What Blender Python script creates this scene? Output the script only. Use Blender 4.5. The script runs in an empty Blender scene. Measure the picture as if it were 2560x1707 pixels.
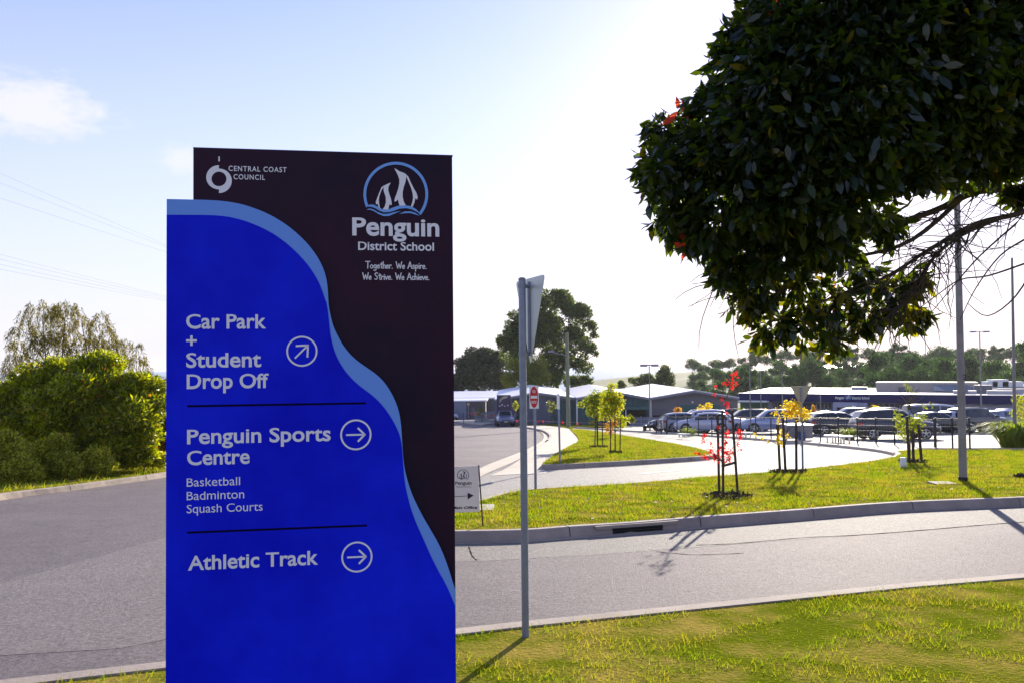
import bpy, bmesh, math, random
import numpy as np
from mathutils import Vector, Matrix
from mathutils.geometry import tessellate_polygon

R = math.radians
C = bpy.context.scene.collection
sc = bpy.context.scene
RS = random.Random(7)
NR = np.random.default_rng(11)

# ------------------------------------------------------------------ camera
CAM = Vector((0, 0, 2.0)); F = 2000.0; PITCH = math.atan(54 / 2000); ROLL = R(0.55); SL = 0.055
cf = Vector((0, math.cos(PITCH), math.sin(PITCH)))
cr0 = Vector((1, 0, 0)); cu0 = cr0.cross(cf)
cr = cr0 * math.cos(ROLL) - cu0 * math.sin(ROLL)
cu_ = cu0 * math.cos(ROLL) + cr0 * math.sin(ROLL)
camd = bpy.data.cameras.new('camera'); cam = bpy.data.objects.new('camera', camd); C.objects.link(cam)
M = Matrix((cr, cu_, -cf)).transposed().to_4x4(); M.translation = CAM
cam.matrix_world = M
camd.sensor_width = 36; camd.lens = F / 2560 * 36; camd.clip_end = 6000; camd.clip_start = 0.05
sc.camera = cam

# ------------------------------------------------------------------ light
SUN_EL = R(17); SUN_AZ = R(22.5)          # azimuth to the right of +Y
sc.view_settings.view_transform = 'Standard'; sc.view_settings.look = 'None'
sc.view_settings.exposure = 1.25; sc.view_settings.gamma = 1
sund = bpy.data.lights.new('sun', 'SUN'); sund.energy = 4.5; sund.angle = R(0.5); sund.color = (1.0, .90, .74)
sun = bpy.data.objects.new('sun', sund); C.objects.link(sun)
sdir = Vector((math.sin(SUN_AZ) * math.cos(SUN_EL), math.cos(SUN_AZ) * math.cos(SUN_EL), math.sin(SUN_EL)))
sun.rotation_euler = sdir.to_track_quat('Z', 'Y').to_euler(); sun.location = (10, 10, 30)

w = bpy.data.worlds.new('World'); sc.world = w; w.use_nodes = True
nt = w.node_tree; nt.nodes.clear()
def N(t, tree=None, **k):
    n = (tree or nt).nodes.new(t)
    for a, b in k.items(): setattr(n, a, b)
    return n
sky = N('ShaderNodeTexSky', sky_type='NISHITA', sun_disc=False, sun_elevation=SUN_EL, sun_rotation=SUN_AZ,
        altitude=10, air_density=1.0, dust_density=.25, ozone_density=3.2)
bg = N('ShaderNodeBackground'); bg.inputs[1].default_value = 0.125
out = N('ShaderNodeOutputWorld')
tc = N('ShaderNodeTexCoord')
sep = N('ShaderNodeSeparateXYZ'); nt.links.new(tc.outputs['Generated'], sep.inputs[0])
# flat cloud deck: project the direction on a plane overhead
mx = N('ShaderNodeMath', operation='MAXIMUM'); mx.inputs[1].default_value = 0.03; nt.links.new(sep.outputs[2], mx.inputs[0])
ad = N('ShaderNodeMath', operation='ADD'); ad.inputs[1].default_value = 0.12; nt.links.new(mx.outputs[0], ad.inputs[0])
dx = N('ShaderNodeMath', operation='DIVIDE'); nt.links.new(sep.outputs[0], dx.inputs[0]); nt.links.new(ad.outputs[0], dx.inputs[1])
dy = N('ShaderNodeMath', operation='DIVIDE'); nt.links.new(sep.outputs[1], dy.inputs[0]); nt.links.new(ad.outputs[0], dy.inputs[1])
cmb = N('ShaderNodeCombineXYZ'); nt.links.new(dx.outputs[0], cmb.inputs[0]); nt.links.new(dy.outputs[0], cmb.inputs[1])
nz = N('ShaderNodeTexNoise'); nz.inputs['Scale'].default_value = 1.1; nz.inputs['Detail'].default_value = 7; nz.inputs['Roughness'].default_value = .62
nt.links.new(cmb.outputs[0], nz.inputs['Vector'])
rp = N('ShaderNodeValToRGB'); rp.color_ramp.elements[0].position = .50; rp.color_ramp.elements[1].position = .78
nt.links.new(nz.outputs['Fac'], rp.inputs[0])
# one wisp of cloud high on the left
vd = N('ShaderNodeVectorMath', operation='DOT_PRODUCT')
mixc = N('ShaderNodeMix', data_type='RGBA'); 
mul = N('ShaderNodeMath', operation='MULTIPLY'); mul.inputs[1].default_value = .5
nt.links.new(rp.outputs[0], mul.inputs[0])
def wisp(px, py, tight, gain):
    d = (cf * F + cr * (px - 1280) - cu_ * (py - 853.5)).normalized()
    v = N('ShaderNodeVectorMath', operation='SUBTRACT'); v.inputs[1].default_value = d
    nt.links.new(tc.outputs['Generated'], v.inputs[0])
    s = N('ShaderNodeVectorMath', operation='MULTIPLY'); s.inputs[1].default_value = tight; nt.links.new(v.outputs[0], s.inputs[0])
    l = N('ShaderNodeVectorMath', operation='LENGTH'); nt.links.new(s.outputs[0], l.inputs[0])
    n2 = N('ShaderNodeTexNoise'); n2.inputs['Scale'].default_value = 9; n2.inputs['Detail'].default_value = 6; n2.inputs['Roughness'].default_value = .65
    nt.links.new(s.outputs[0], n2.inputs['Vector']); n2.inputs['Scale'].default_value = 2.6; n2.inputs['Roughness'].default_value = .72
    a = N('ShaderNodeMath', operation='MULTIPLY_ADD'); a.inputs[1].default_value = 1.5; nt.links.new(n2.outputs['Fac'], a.inputs[0])
    sb = N('ShaderNodeMath', operation='SUBTRACT'); sb.inputs[0].default_value = .32; nt.links.new(l.outputs['Value'], sb.inputs[1])
    nt.links.new(sb.outputs[0], a.inputs[2])
    r = N('ShaderNodeMapRange'); r.inputs[1].default_value = .3; r.inputs[2].default_value = .8; r.inputs[4].default_value = gain
    nt.links.new(a.outputs[0], r.inputs[0])
    return r
w1 = wisp(85, 262, (8.5, 8.5, 22), .8); w2 = wisp(455, 398, (26, 26, 44), .6); w3 = wisp(0, 850, (4.2, 4.2, 16), .55)
# thin high veil: denser where it is seen edge-on, towards the horizon
vl = N('ShaderNodeMapRange'); vl.inputs[1].default_value = .50; vl.inputs[2].default_value = .02; vl.inputs[3].default_value = .0; vl.inputs[4].default_value = .92
nt.links.new(sep.outputs[2], vl.inputs[0])
acc = mul
for q in (vl,):
    m = N('ShaderNodeMath', operation='MAXIMUM'); nt.links.new(acc.outputs[0], m.inputs[0]); nt.links.new(q.outputs[0], m.inputs[1]); acc = m
nt.links.new(acc.outputs[0], mixc.inputs['Factor']); nt.links.new(sky.outputs[0], mixc.inputs['A'])
mixc.inputs['B'].default_value = (2.85, 2.88, 3.3, 1)
tnt = N('ShaderNodeMix', data_type='RGBA', blend_type='MULTIPLY'); tnt.inputs['Factor'].default_value = 1; tnt.inputs['B'].default_value = (1.02, .79, .90, 1)
nt.links.new(sky.outputs[0], tnt.inputs['A']); nt.links.new(tnt.outputs['Result'], mixc.inputs['A'])
acc = w1
for q in (w2, w3):
    m = N('ShaderNodeMath', operation='MAXIMUM'); nt.links.new(acc.outputs[0], m.inputs[0]); nt.links.new(q.outputs[0], m.inputs[1]); acc = m
mixw = N('ShaderNodeMix', data_type='RGBA'); mixw.inputs['B'].default_value = (3.35, 3.3, 3.5, 1)
nt.links.new(acc.outputs[0], mixw.inputs['Factor']); nt.links.new(mixc.outputs['Result'], mixw.inputs['A'])
nt.links.new(mixw.outputs['Result'], bg.inputs[0]); nt.links.new(bg.outputs[0], out.inputs[0])

# ------------------------------------------------------------------ pixel <-> place
def ray(px, py): return cf * F + cr * (px - 1280) - cu_ * (py - 853.5)
def W(px, py, h=0.0):
    d = ray(px, py); t = (h - 2.0) / (d.z + SL * d.y)
    p = CAM + d * t
    return Vector((p.x, p.y, p.z))
def A(px, py, y):
    d = ray(px, py); return CAM + d * (y / d.y)
def gz(y): return -SL * max(min(y, 170), -6)

# ------------------------------------------------------------------ materials
_m = {}
def mat(name, c, rough=.7, c2=None, scale=3.0, metal=0.0, spec=.4, bump=0.0, bscale=40.0, coat=0.0, detail=5, lo=.35, hi=.65, emis=None):
    if name in _m: return _m[name]
    m = bpy.data.materials.new(name); m.use_nodes = True; t = m.node_tree; b = t.nodes['Principled BSDF']
    b.inputs['Base Color'].default_value = (*c, 1); b.inputs['Roughness'].default_value = rough
    b.inputs['Metallic'].default_value = metal; b.inputs['Specular IOR Level'].default_value = spec
    b.inputs['Coat Weight'].default_value = coat; b.inputs['Coat Roughness'].default_value = .05
    g = N('ShaderNodeNewGeometry', t)
    if c2 is not None:
        n = N('ShaderNodeTexNoise', t); n.inputs['Scale'].default_value = scale; n.inputs['Detail'].default_value = detail; n.inputs['Roughness'].default_value = .65
        t.links.new(g.outputs['Position'], n.inputs['Vector'])
        r = N('ShaderNodeMapRange', t); r.inputs[1].default_value = lo; r.inputs[2].default_value = hi; t.links.new(n.outputs['Fac'], r.inputs[0])
        x = N('ShaderNodeMix', t, data_type='RGBA'); x.inputs['A'].default_value = (*c, 1); x.inputs['B'].default_value = (*c2, 1)
        t.links.new(r.outputs[0], x.inputs['Factor']); t.links.new(x.outputs['Result'], b.inputs['Base Color'])
    if bump:
        n = N('ShaderNodeTexNoise', t); n.inputs['Scale'].default_value = bscale; n.inputs['Detail'].default_value = 4
        t.links.new(g.outputs['Position'], n.inputs['Vector'])
        bp = N('ShaderNodeBump', t); bp.inputs['Strength'].default_value = bump; bp.inputs['Distance'].default_value = .02
        t.links.new(n.outputs['Fac'], bp.inputs['Height']); t.links.new(bp.outputs[0], b.inputs['Normal'])
    _m[name] = m; return m

def mat_asphalt(name, c, c2, c3, rough=.8):
    if name in _m: return _m[name]
    m = bpy.data.materials.new(name); m.use_nodes = True; t = m.node_tree; b = t.nodes['Principled BSDF']
    g = N('ShaderNodeNewGeometry', t)
    def noise(s, d=4, r=.6):
        n = N('ShaderNodeTexNoise', t); n.inputs['Scale'].default_value = s; n.inputs['Detail'].default_value = d; n.inputs['Roughness'].default_value = r
        t.links.new(g.outputs['Position'], n.inputs['Vector']); return n
    big, mid, fine = noise(.35, 5), noise(2.2, 6, .7), noise(20, 6, .85)
    def rng(n, lo, hi):
        r = N('ShaderNodeMapRange', t); r.inputs[1].default_value = lo; r.inputs[2].default_value = hi; t.links.new(n.outputs['Fac'], r.inputs[0]); return r
    x = N('ShaderNodeMix', t, data_type='RGBA'); x.inputs['A'].default_value = (*c, 1); x.inputs['B'].default_value = (*c2, 1)
    t.links.new(rng(big, .35, .65).outputs[0], x.inputs['Factor'])
    y = N('ShaderNodeMix', t, data_type='RGBA', blend_type='MIX'); t.links.new(x.outputs['Result'], y.inputs['A']); y.inputs['B'].default_value = (*c3, 1)
    mm = N('ShaderNodeMath', t, operation='MULTIPLY'); mm.inputs[1].default_value = .45; t.links.new(rng(mid, .45, .75).outputs[0], mm.inputs[0]); t.links.new(mm.outputs[0], y.inputs['Factor'])
    z = N('ShaderNodeMix', t, data_type='RGBA', blend_type='MULTIPLY'); z.inputs['Factor'].default_value = 1
    t.links.new(y.outputs['Result'], z.inputs['A'])
    fr = rng(fine, .3, .7); fr.inputs[3].default_value = .38; fr.inputs[4].default_value = 1.62
    t.links.new(fr.outputs[0], z.inputs['B'])
    t.links.new(z.outputs['Result'], b.inputs['Base Color'])
    b.inputs['Roughness'].default_value = rough; b.inputs['Specular IOR Level'].default_value = .25
    bp = N('ShaderNodeBump', t); bp.inputs['Strength'].default_value = .9; bp.inputs['Distance'].default_value = .03
    t.links.new(fine.outputs['Fac'], bp.inputs['Height']); t.links.new(bp.outputs[0], b.inputs['Normal'])
    _m[name] = m; return m

def mat_leaf(name, c, c2, trans=.45, rough=.4, tc_=None, gloss=.35, rare=None, rare_amt=.03, patch=None):
    if name in _m: return _m[name]
    m = bpy.data.materials.new(name); m.use_nodes = True; t = m.node_tree; t.nodes.clear()
    o = N('ShaderNodeOutputMaterial', t); g = N('ShaderNodeNewGeometry', t)
    x = N('ShaderNodeMix', t, data_type='RGBA'); x.inputs['A'].default_value = (*c, 1); x.inputs['B'].default_value = (*c2, 1)
    t.links.new(g.outputs['Random Per Island'], x.inputs['Factor'])
    res = x.outputs['Result']
    if rare:
        k = N('ShaderNodeMath', t, operation='MULTIPLY'); k.inputs[1].default_value = 37.77; t.links.new(g.outputs['Random Per Island'], k.inputs[0])
        fr = N('ShaderNodeMath', t, operation='FRACT'); t.links.new(k.outputs[0], fr.inputs[0])
        lt = N('ShaderNodeMath', t, operation='LESS_THAN'); lt.inputs[1].default_value = rare_amt; t.links.new(fr.outputs[0], lt.inputs[0])
        x2 = N('ShaderNodeMix', t, data_type='RGBA'); t.links.new(lt.outputs[0], x2.inputs['Factor']); t.links.new(res, x2.inputs['A']); x2.inputs['B'].default_value = (*rare, 1)
        res = x2.outputs['Result']
    if patch:
        pn = N('ShaderNodeTexNoise', t); pn.inputs['Scale'].default_value = 1.6; pn.inputs['Detail'].default_value = 8; pn.inputs['Roughness'].default_value = .7; t.links.new(g.outputs['Position'], pn.inputs['Vector'])
        pr = N('ShaderNodeMapRange', t); pr.inputs[1].default_value = .44; pr.inputs[2].default_value = .62; pr.inputs[4].default_value = .85; t.links.new(pn.outputs['Fac'], pr.inputs[0])
        x3 = N('ShaderNodeMix', t, data_type='RGBA'); t.links.new(pr.outputs[0], x3.inputs['Factor']); t.links.new(res, x3.inputs['A']); x3.inputs['B'].default_value = (*patch, 1); res = x3.outputs['Result']
    d = N('ShaderNodeBsdfPrincipled', t); d.inputs['Roughness'].default_value = rough; d.inputs['Specular IOR Level'].default_value = gloss
    t.links.new(res, d.inputs['Base Color'])
    tr = N('ShaderNodeBsdfTranslucent', t)
    tint = N('ShaderNodeMix', t, data_type='RGBA', blend_type='MULTIPLY'); tint.inputs['Factor'].default_value = 1
    t.links.new(res, tint.inputs['A']); tint.inputs['B'].default_value = (*(tc_ or (2.2, 2.0, .7)), 1)
    t.links.new(tint.outputs['Result'], tr.inputs[0])
    ms = N('ShaderNodeMixShader', t); ms.inputs[0].default_value = trans
    t.links.new(d.outputs[0], ms.inputs[1]); t.links.new(tr.outputs[0], ms.inputs[2]); t.links.new(ms.outputs[0], o.inputs[0])
    _m[name] = m; return m

# ------------------------------------------------------------------ mesh helpers
class MB:
    def __init__(s): s.v = []; s.f = []
    def add(s, vs, fs):
        o = len(s.v); s.v += [tuple(v) for v in vs]; s.f += [tuple(i + o for i in f) for f in fs]; return s
    def box(s, x0, x1, y0, y1, z0, z1):
        return s.add([(x0,y0,z0),(x1,y0,z0),(x1,y1,z0),(x0,y1,z0),(x0,y0,z1),(x1,y0,z1),(x1,y1,z1),(x0,y1,z1)],
                     [(0,3,2,1),(4,5,6,7),(0,1,5,4),(1,2,6,5),(2,3,7,6),(3,0,4,7)])
    def tube(s, pts, rad, n=8, cap=True):
        pts = [Vector(p) for p in pts]
        if not isinstance(rad, (list, tuple)): rad = [rad] * len(pts)
        o = len(s.v); ref = None
        for i, p in enumerate(pts):
            d = (pts[min(i+1, len(pts)-1)] - pts[max(i-1, 0)])
            d = d.normalized() if d.length > 1e-9 else Vector((0, 0, 1))
            if ref is None:
                ref = Vector((1, 0, 0)) if abs(d.x) < .8 else Vector((0, 1, 0))
            a = (ref - d * ref.dot(d)).normalized(); b = d.cross(a); ref = a
            for k in range(n):
                t = 2 * math.pi * k / n
                s.v.append(tuple(p + (a * math.cos(t) + b * math.sin(t)) * rad[i]))
        for i in range(len(pts) - 1):
            for k in range(n):
                k2 = (k + 1) % n
                s.f.append((o+i*n+k, o+i*n+k2, o+(i+1)*n+k2, o+(i+1)*n+k))
        if cap:
            s.f.append(tuple(o + k for k in range(n))[::-1]); s.f.append(tuple(o + (len(pts)-1)*n + k for k in range(n)))
        return s
    def bar(s, p, q, w, h=None):
        p, q = Vector(p), Vector(q); h = h or w; d = (q - p).normalized()
        ref = Vector((0, 0, 1)) if abs(d.z) < .9 else Vector((1, 0, 0))
        a = d.cross(ref).normalized() * w / 2; b = a.normalized().cross(d).normalized() * h / 2
        vs = [p-a-b, p+a-b, p+a+b, p-a+b, q-a-b, q+a-b, q+a+b, q-a+b]
        return s.add(vs, [(0,3,2,1),(4,5,6,7),(0,1,5,4),(1,2,6,5),(2,3,7,6),(3,0,4,7)])
    def flat(s, poly, fn):
        """tessellated flat polygon; poly of 2-D points (or list of loops), fn maps (a,b)->3-D"""
        loops = poly if isinstance(poly[0][0], (list, tuple, Vector)) and hasattr(poly[0][0], '__len__') else [poly]
        loops3 = [[Vector((p[0], p[1], 0)) for p in l] for l in loops]
        flatp = [p for l in loops3 for p in l]
        tris = tessellate_polygon(loops3); fs = []
        for t in tris:
            a, b, c = [flatp[i] for i in t]
            cr_ = (b - a).cross(c - a).z
            if abs(cr_) < 1e-12: continue
            fs.append(t if cr_ > 0 else t[::-1])
        return s.add([fn(p.x, p.y) for p in flatp], fs)
    def prism(s, poly, f0, f1):
        """solid between two copies of a simple polygon (CCW), f0 the front map, f1 the back map"""
        s.flat(poly, f0); o = len(s.v); s.flat(poly, f1)
        k = len(poly); 
        fs = []
        # flip back faces
        nb = []
        for i in range(len(s.f)):
            f = s.f[i]
            if min(f) >= o: s.f[i] = f[::-1]
        vs = [f0(*p) for p in poly] + [f1(*p) for p in poly]
        return s.add(vs, [(i, i + k, (i+1) % k + k, (i+1) % k) for i in range(k)])
    def lathe(s, prof, n=16, c=(0, 0, 0)):
        o = len(s.v)
        for r, z in prof:
            for k in range(n):
                t = 2*math.pi*k/n; s.v.append((c[0]+r*math.cos(t), c[1]+r*math.sin(t), c[2]+z))
        for i in range(len(prof)-1):
            for k in range(n):
                k2 = (k+1) % n; s.f.append((o+i*n+k, o+i*n+k2, o+(i+1)*n+k2, o+(i+1)*n+k))
        s.f.append(tuple(o+k for k in range(n))[::-1]); s.f.append(tuple(o+(len(prof)-1)*n+k for k in range(n)))
        return s

def mesh_obj(name, v, f, m, parent=None, smooth=None):
    me = bpy.data.meshes.new(name); me.from_pydata(v, [], f); me.update()
    if smooth is not None:
        me.shade_smooth()
        if smooth > 0: me.set_sharp_from_angle(angle=smooth)
    o = bpy.data.objects.new(name, me); C.objects.link(o)
    if m: me.materials.append(m)
    if parent: o.parent = parent
    return o
def obj(name, mb, m, parent=None, smooth=None): return mesh_obj(name, mb.v, mb.f, m, parent, smooth)
def fast_mesh(name, V, fsz, m, parent=None):
    """V (n,k,3) array: n separate faces of k corners"""
    n, k = V.shape[0], V.shape[1]
    me = bpy.data.meshes.new(name); me.vertices.add(n*k); me.vertices.foreach_set('co', V.reshape(-1).astype(np.float32))
    me.loops.add(n*k); me.loops.foreach_set('vertex_index', np.arange(n*k, dtype=np.int32))
    me.polygons.add(n); me.polygons.foreach_set('loop_start', np.arange(0, n*k, k, dtype=np.int32))
    me.update(calc_edges=True)
    o = bpy.data.objects.new(name, me); C.objects.link(o); me.materials.append(m)
    if parent: o.parent = parent
    return o
def tag(o, label=None, cat=None, group=None, kind=None):
    if label: o['label'] = label
    if cat: o['category'] = cat
    if group: o['group'] = group
    if kind: o['kind'] = kind
    return o
def thing(name, label, cat, loc=(0, 0, 0), rz=0, group=None):
    o = bpy.data.objects.new(name, None); C.objects.link(o); o.location = loc; o.rotation_euler = (0, 0, rz)
    o.empty_display_size = .2
    return tag(o, label, cat, group)
def dup(root, loc, rz=0, label=None, group=None, s=1.0):
    r = root.copy(); C.objects.link(r); r.location = loc; r.rotation_euler = (0, 0, rz); r.scale = (s, s, s) if not isinstance(s, tuple) else s
    if label: r['label'] = label
    if group: r['group'] = group
    for ch in list(root.children):
        c = ch.copy(); C.objects.link(c); c.parent = r
        for g_ in ch.children:
            d = g_.copy(); C.objects.link(d); d.parent = c
    return r
def struct(o): o['kind'] = 'structure'; return o
def smooth_line(pts, n=6):
    pts = [Vector(p) for p in pts]; o = []
    for i in range(len(pts) - 1):
        p0, p1, p2, p3 = pts[max(i-1, 0)], pts[i], pts[i+1], pts[min(i+2, len(pts)-1)]
        for k in range(n):
            t = k / n
            o.append(.5 * ((2*p1) + (p2-p0)*t + (2*p0-5*p1+4*p2-p3)*t*t + (3*p1-p0-3*p2+p3)*t**3))
    o.append(pts[-1]); return o
def S2(pts, n=6): return [(p.x, p.y) for p in smooth_line([(a, b, 0) for a, b in pts], n)]

# ------------------------------------------------------------------ the ground
def wp(pxs, h=0.0):                       # pixel polygon -> list of (x, y)
    return [(W(a, b, h).x, W(a, b, h).y) for a, b in pxs]
def sheet(name, poly, h, m, skirt=0.0):
    b = MB(); b.flat(poly, lambda x, y: (x, y, -SL*y + h))
    if skirt:
        k = len(poly)
        vs = [(x, y, -SL*y + h) for x, y in poly] + [(x, y, -SL*y + h - skirt) for x, y in poly]
        b.add(vs, [(i, (i+1) % k, (i+1) % k + k, i + k) for i in range(k)])
    return struct(obj(name, b, m))

M_ground = mat('dry_ground', (.16, .17, .06), .95, (.22, .2, .09), .2, bump=.3)
M_grass = mat('lawn_turf', (.12, .145, .008), .95, (.30, .23, .05), 1.5, spec=.0, bump=.9, bscale=26, detail=9, lo=.42, hi=.62)
M_asph = mat_asphalt('road_asphalt', (.145, .122, .138), (.18, .155, .165), (.095, .082, .098))
M_asph2 = mat_asphalt('new_asphalt', (.235, .222, .217), (.27, .255, .245), (.19, .182, .182), .75)
M_park = mat_asphalt('car_park_asphalt', (.21, .2, .2), (.25, .24, .235), (.17, .165, .17), .75)
M_conc = mat('kerb_concrete', (.38, .315, .275), .9, (.26, .215, .195), 1.6, bump=.25, bscale=30, detail=8)
M_path = mat('path_concrete', (.50, .44, .37), .85, (.40, .345, .285), .8, bump=.15, bscale=30, detail=8)
M_mulch = mat('bark_mulch', (.045, .032, .025), .95, (.10, .07, .05), 30, bump=1, bscale=60)

b = MB(); xs = [-800, -400, -120, -40, -15, 0, 15, 40, 120, 400, 800]; ys = [-300, -60, -6, 0, 6, 20, 50, 100, 170, 320, 700]
for y in ys:
    for x in xs: b.v.append((x, y, gz(y) - .03))
for j in range(len(ys)-1):
    for i in range(len(xs)-1):
        k = j*len(xs)+i; b.f.append((k, k+1, k+1+len(xs), k+len(xs)))
struct(obj('ground', b, M_ground))
M_sea = mat('sea_water', (.10, .22, .38), .22, spec=.5, bump=.5, bscale=.3)
struct(obj('sea', MB().add([(-800, 215, -9.2), (15, 215, -9.2), (40, 480, -9.2), (560, 480, -9.2), (820, 1800, -9.2), (-800, 1800, -9.2)], [(0, 1, 2, 3, 4, 5)]), M_sea))

LK = [W(-250, 1290), W(0, 1247), W(140, 1229), W(270, 1211), W(417, 1189)]
lk_far = Vector((-9.0, 130, 0))
road_poly = [(-9.0, 130), (-9.9, 40)] + [(p.x, p.y) for p in LK[::-1]] + [(-15.5, 5), (-18, -3), (60, -3), (60, 46), (2.2, 46), (1.6, 130)]
sheet('road', road_poly, 0, M_asph)

lawn_top = [(1085, 1284), (1137, 1265), (1204, 1250), (1277, 1230), (1372, 1219), (1560, 1208), (1764, 1191), (1858, 1184), (2019, 1170), (2155, 1155), (2232, 1142), (2251, 1133), (2240, 1126)]
lawn_right = [(2300, 1124), (2560, 1124), (2900, 1124)]
lawn_bot = [(1090, 1321), (1137, 1324), (1305, 1321), (1417, 1313), (1560, 1304), (1751, 1289), (1985, 1272), (2240, 1253), (2560, 1240), (2900, 1222)]
LH = .155
top_s, bot_s = S2(lawn_top, 4), S2(lawn_bot, 4)
corner = [(1068, 1297), (1068, 1308)]
lawn_px = bot_s + lawn_right[::-1] + top_s[::-1] + corner
lawn_poly = wp(lawn_px, LH)
sheet('front_lawn', lawn_poly, LH, M_grass, .2)

isl_bot = [(1354, 1160), (1400, 1159), (1480, 1155), (1560, 1151), (1660, 1145), (1740, 1140), (1772, 1136), (1776, 1130), (1766, 1125)]
isl_top = [(1766, 1125), (1704, 1111), (1615, 1096), (1560, 1087), (1500, 1078), (1460, 1073), (1424, 1071)]
isl_left = [(1424, 1071), (1437, 1084), (1445, 1094), (1442, 1104), (1400, 1126), (1358, 1155)]
isl = S2(isl_bot, 4) + S2(isl_top, 4)[1:] + S2(isl_left, 4)[1:]
sheet('island_lawn', wp(isl, LH), LH, M_grass, .2)

loop_out = [(1440, 1066.5), (1500, 1070), (1560, 1074), (1615, 1077), (1721, 1083), (1858, 1092), (2002, 1103), (2113, 1113), (2190, 1121), (2232, 1128), (2251, 1133)]
drop_poly = wp([(1060, 1300), (1070, 1240), (1200, 1192), (1240, 1176), (1364, 1172), (1420, 1140), (1440, 1090), (1428, 1072)] + S2(loop_out, 4) + S2(lawn_top, 4)[::-1][3:])
sheet('drop_off_road', drop_poly, .006, M_asph2)

path_l = [(1225, 1179), (1300, 1146), (1350, 1113), (1372, 1099), (1379, 1088), (1366, 1077), (1340, 1070), (1300, 1064.5)]
path_r = [(1300, 1062), (1360, 1063), (1424, 1071), (1437, 1084), (1445, 1094), (1442, 1104), (1400, 1126), (1358, 1157), (1364, 1172), (1300, 1175)]
path_poly = wp(S2(path_l, 4) + S2(path_r, 4), .12)
o = sheet('footpath', path_poly, .12, M_path, .12)
yr0, yr1 = W(1300, 1172, 0).y, W(1300, 1150, 0).y          # the path ramps down flush at the throat
for v in o.data.vertices:
    f_ = min(1, max(0, (v.co.y-yr0)/(yr1-yr0))); v.co.z -= (1-f_)*.104
gut = [(1186, 1198), (1200, 1170), (1305, 1128), (1348, 1106), (1358, 1097), (1358, 1086), (1342, 1075), (1300, 1067)]
gut_poly = wp(S2(gut, 4) + S2(path_l, 4)[::-1])
sheet('gutter', gut_poly, .010, M_path)

outer_path = wp(S2(loop_out[2:], 4), .12) + wp([(2300, 1119), (2560, 1119), (2900, 1119)], .12)
back = wp([(2900, 1112), (2560, 1114), (2337, 1113), (2218, 1106), (2035, 1097), (1900, 1091), (1746, 1083), (1668, 1079), (1600, 1071), (1545, 1068)], .12)
sheet('footpath', outer_path + back, .12, M_path, .12)
park = wp([(1545, 1068), (1600, 1072), (1668, 1082), (1746, 1086), (1900, 1094), (2035, 1100), (2218, 1109), (2337, 1116), (2560, 1118), (2900, 1116), (3200, 1060), (2700, 1042), (2000, 1045), (1640, 1056), (1545, 1062)])
sheet('car_park', park, .004, M_park)

sheet('footpath', wp([(1100, 1050), (1137, 1052), (1207, 1060), (1226, 1058), (1242, 1055), (1215, 1050), (1165, 1046.5), (1100, 1044)], .10), .10, M_path, .12)
sheet('roadside_verge', wp([(1150, 1046), (1190, 1048.3), (1228, 1052.5), (1242, 1053.5), (1238, 1051.5), (1200, 1046.5), (1165, 1044.5)], .11), .11, M_grass)
sheet('roadside_verge', wp([(1286, 1061.5), (1286, 1058), (1360, 1058.5), (1440, 1060), (1545, 1062), (1560, 1065), (1440, 1065.5), (1424, 1069), (1362, 1062.5)], .10), .10, M_grass, .1)
def kerb(name, pts, side, m=M_conc, hgt=.145, gutter=.28, joints=0):
    """sweep a kerb profile along lawn-edge points (x,y); side +1: the road lies to the left of travel"""
    prof = [(-.02, -.05), (-.02, hgt), (.13, hgt + .004), (.155, hgt - .012), (.185, .012), (.185 + gutter, .016), (.185 + gutter, -.05)]
    b = MB(); k = len(prof); P = [Vector((x, y, 0)) for x, y in pts]
    for i, p in enumerate(P):
        d = P[min(i+1, len(P)-1)] - P[max(i-1, 0)]; d.normalize()
        nrm = Vector((-d.y, d.x, 0)) * side
        for a, h in prof:
            q = p + nrm * a; b.v.append((q.x, q.y, -SL*q.y + h))
    for i in range(len(P)-1):
        for j in range(k-1):
            f = (i*k+j, (i+1)*k+j, (i+1)*k+j+1, i*k+j+1); b.f.append(f if side < 0 else f[::-1])
    b.f.append(tuple(range(k))); b.f.append(tuple((len(P)-1)*k + j for j in range(k)))
    if joints:
        jb = MB(); acc_ = 0; nxt = joints*.6
        for i in range(len(P)-1):
            l_ = (P[i+1]-P[i]).length
            while acc_+l_ > nxt:
                p = P[i].lerp(P[i+1], (nxt-acc_)/l_); d = (P[i+1]-P[i]).normalized(); nrm = Vector((-d.y, d.x, 0))*side; o_ = len(jb.v)
                for a, h in [(.0, hgt+.006), (.13, hgt+.007), (.158, hgt-.009), (.189, .014)]:
                    for e_ in (-.007, .007): q = p+nrm*a+d*e_; jb.v.append((q.x, q.y, -SL*q.y+h))
                for k_ in range(3): jb.f.append((o_+2*k_, o_+2*k_+1, o_+2*k_+3, o_+2*k_+2))
                nxt += joints
            acc_ += l_
        struct(obj('kerb_joint', jb, mat('joint_dark', (.05, .045, .045), .95, spec=.0)))
    return struct(obj(name, b, m))
kerb('kerb', wp(corner[::-1] + bot_s if False else [(1085, 1284), (1068, 1297), (1068, 1308)] + bot_s, LH), -1, hgt=LH+.003, gutter=.13, joints=2.4)
kerb('kerb', wp(S2(lawn_top, 4), LH), 1, hgt=LH+.003, gutter=.18)
kerb('kerb', wp(S2(isl_bot, 4) + S2(isl_top, 4)[1:], LH), -1, hgt=LH+.003, gutter=.22, joints=2.4)
kerb('kerb', wp(S2(loop_out, 4), .12), -1, hgt=.13, gutter=.25, m=M_path)
kerb('kerb', wp(S2(path_l[3:], 4), .12), 1, hgt=.13, gutter=.02, m=M_conc)

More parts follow.
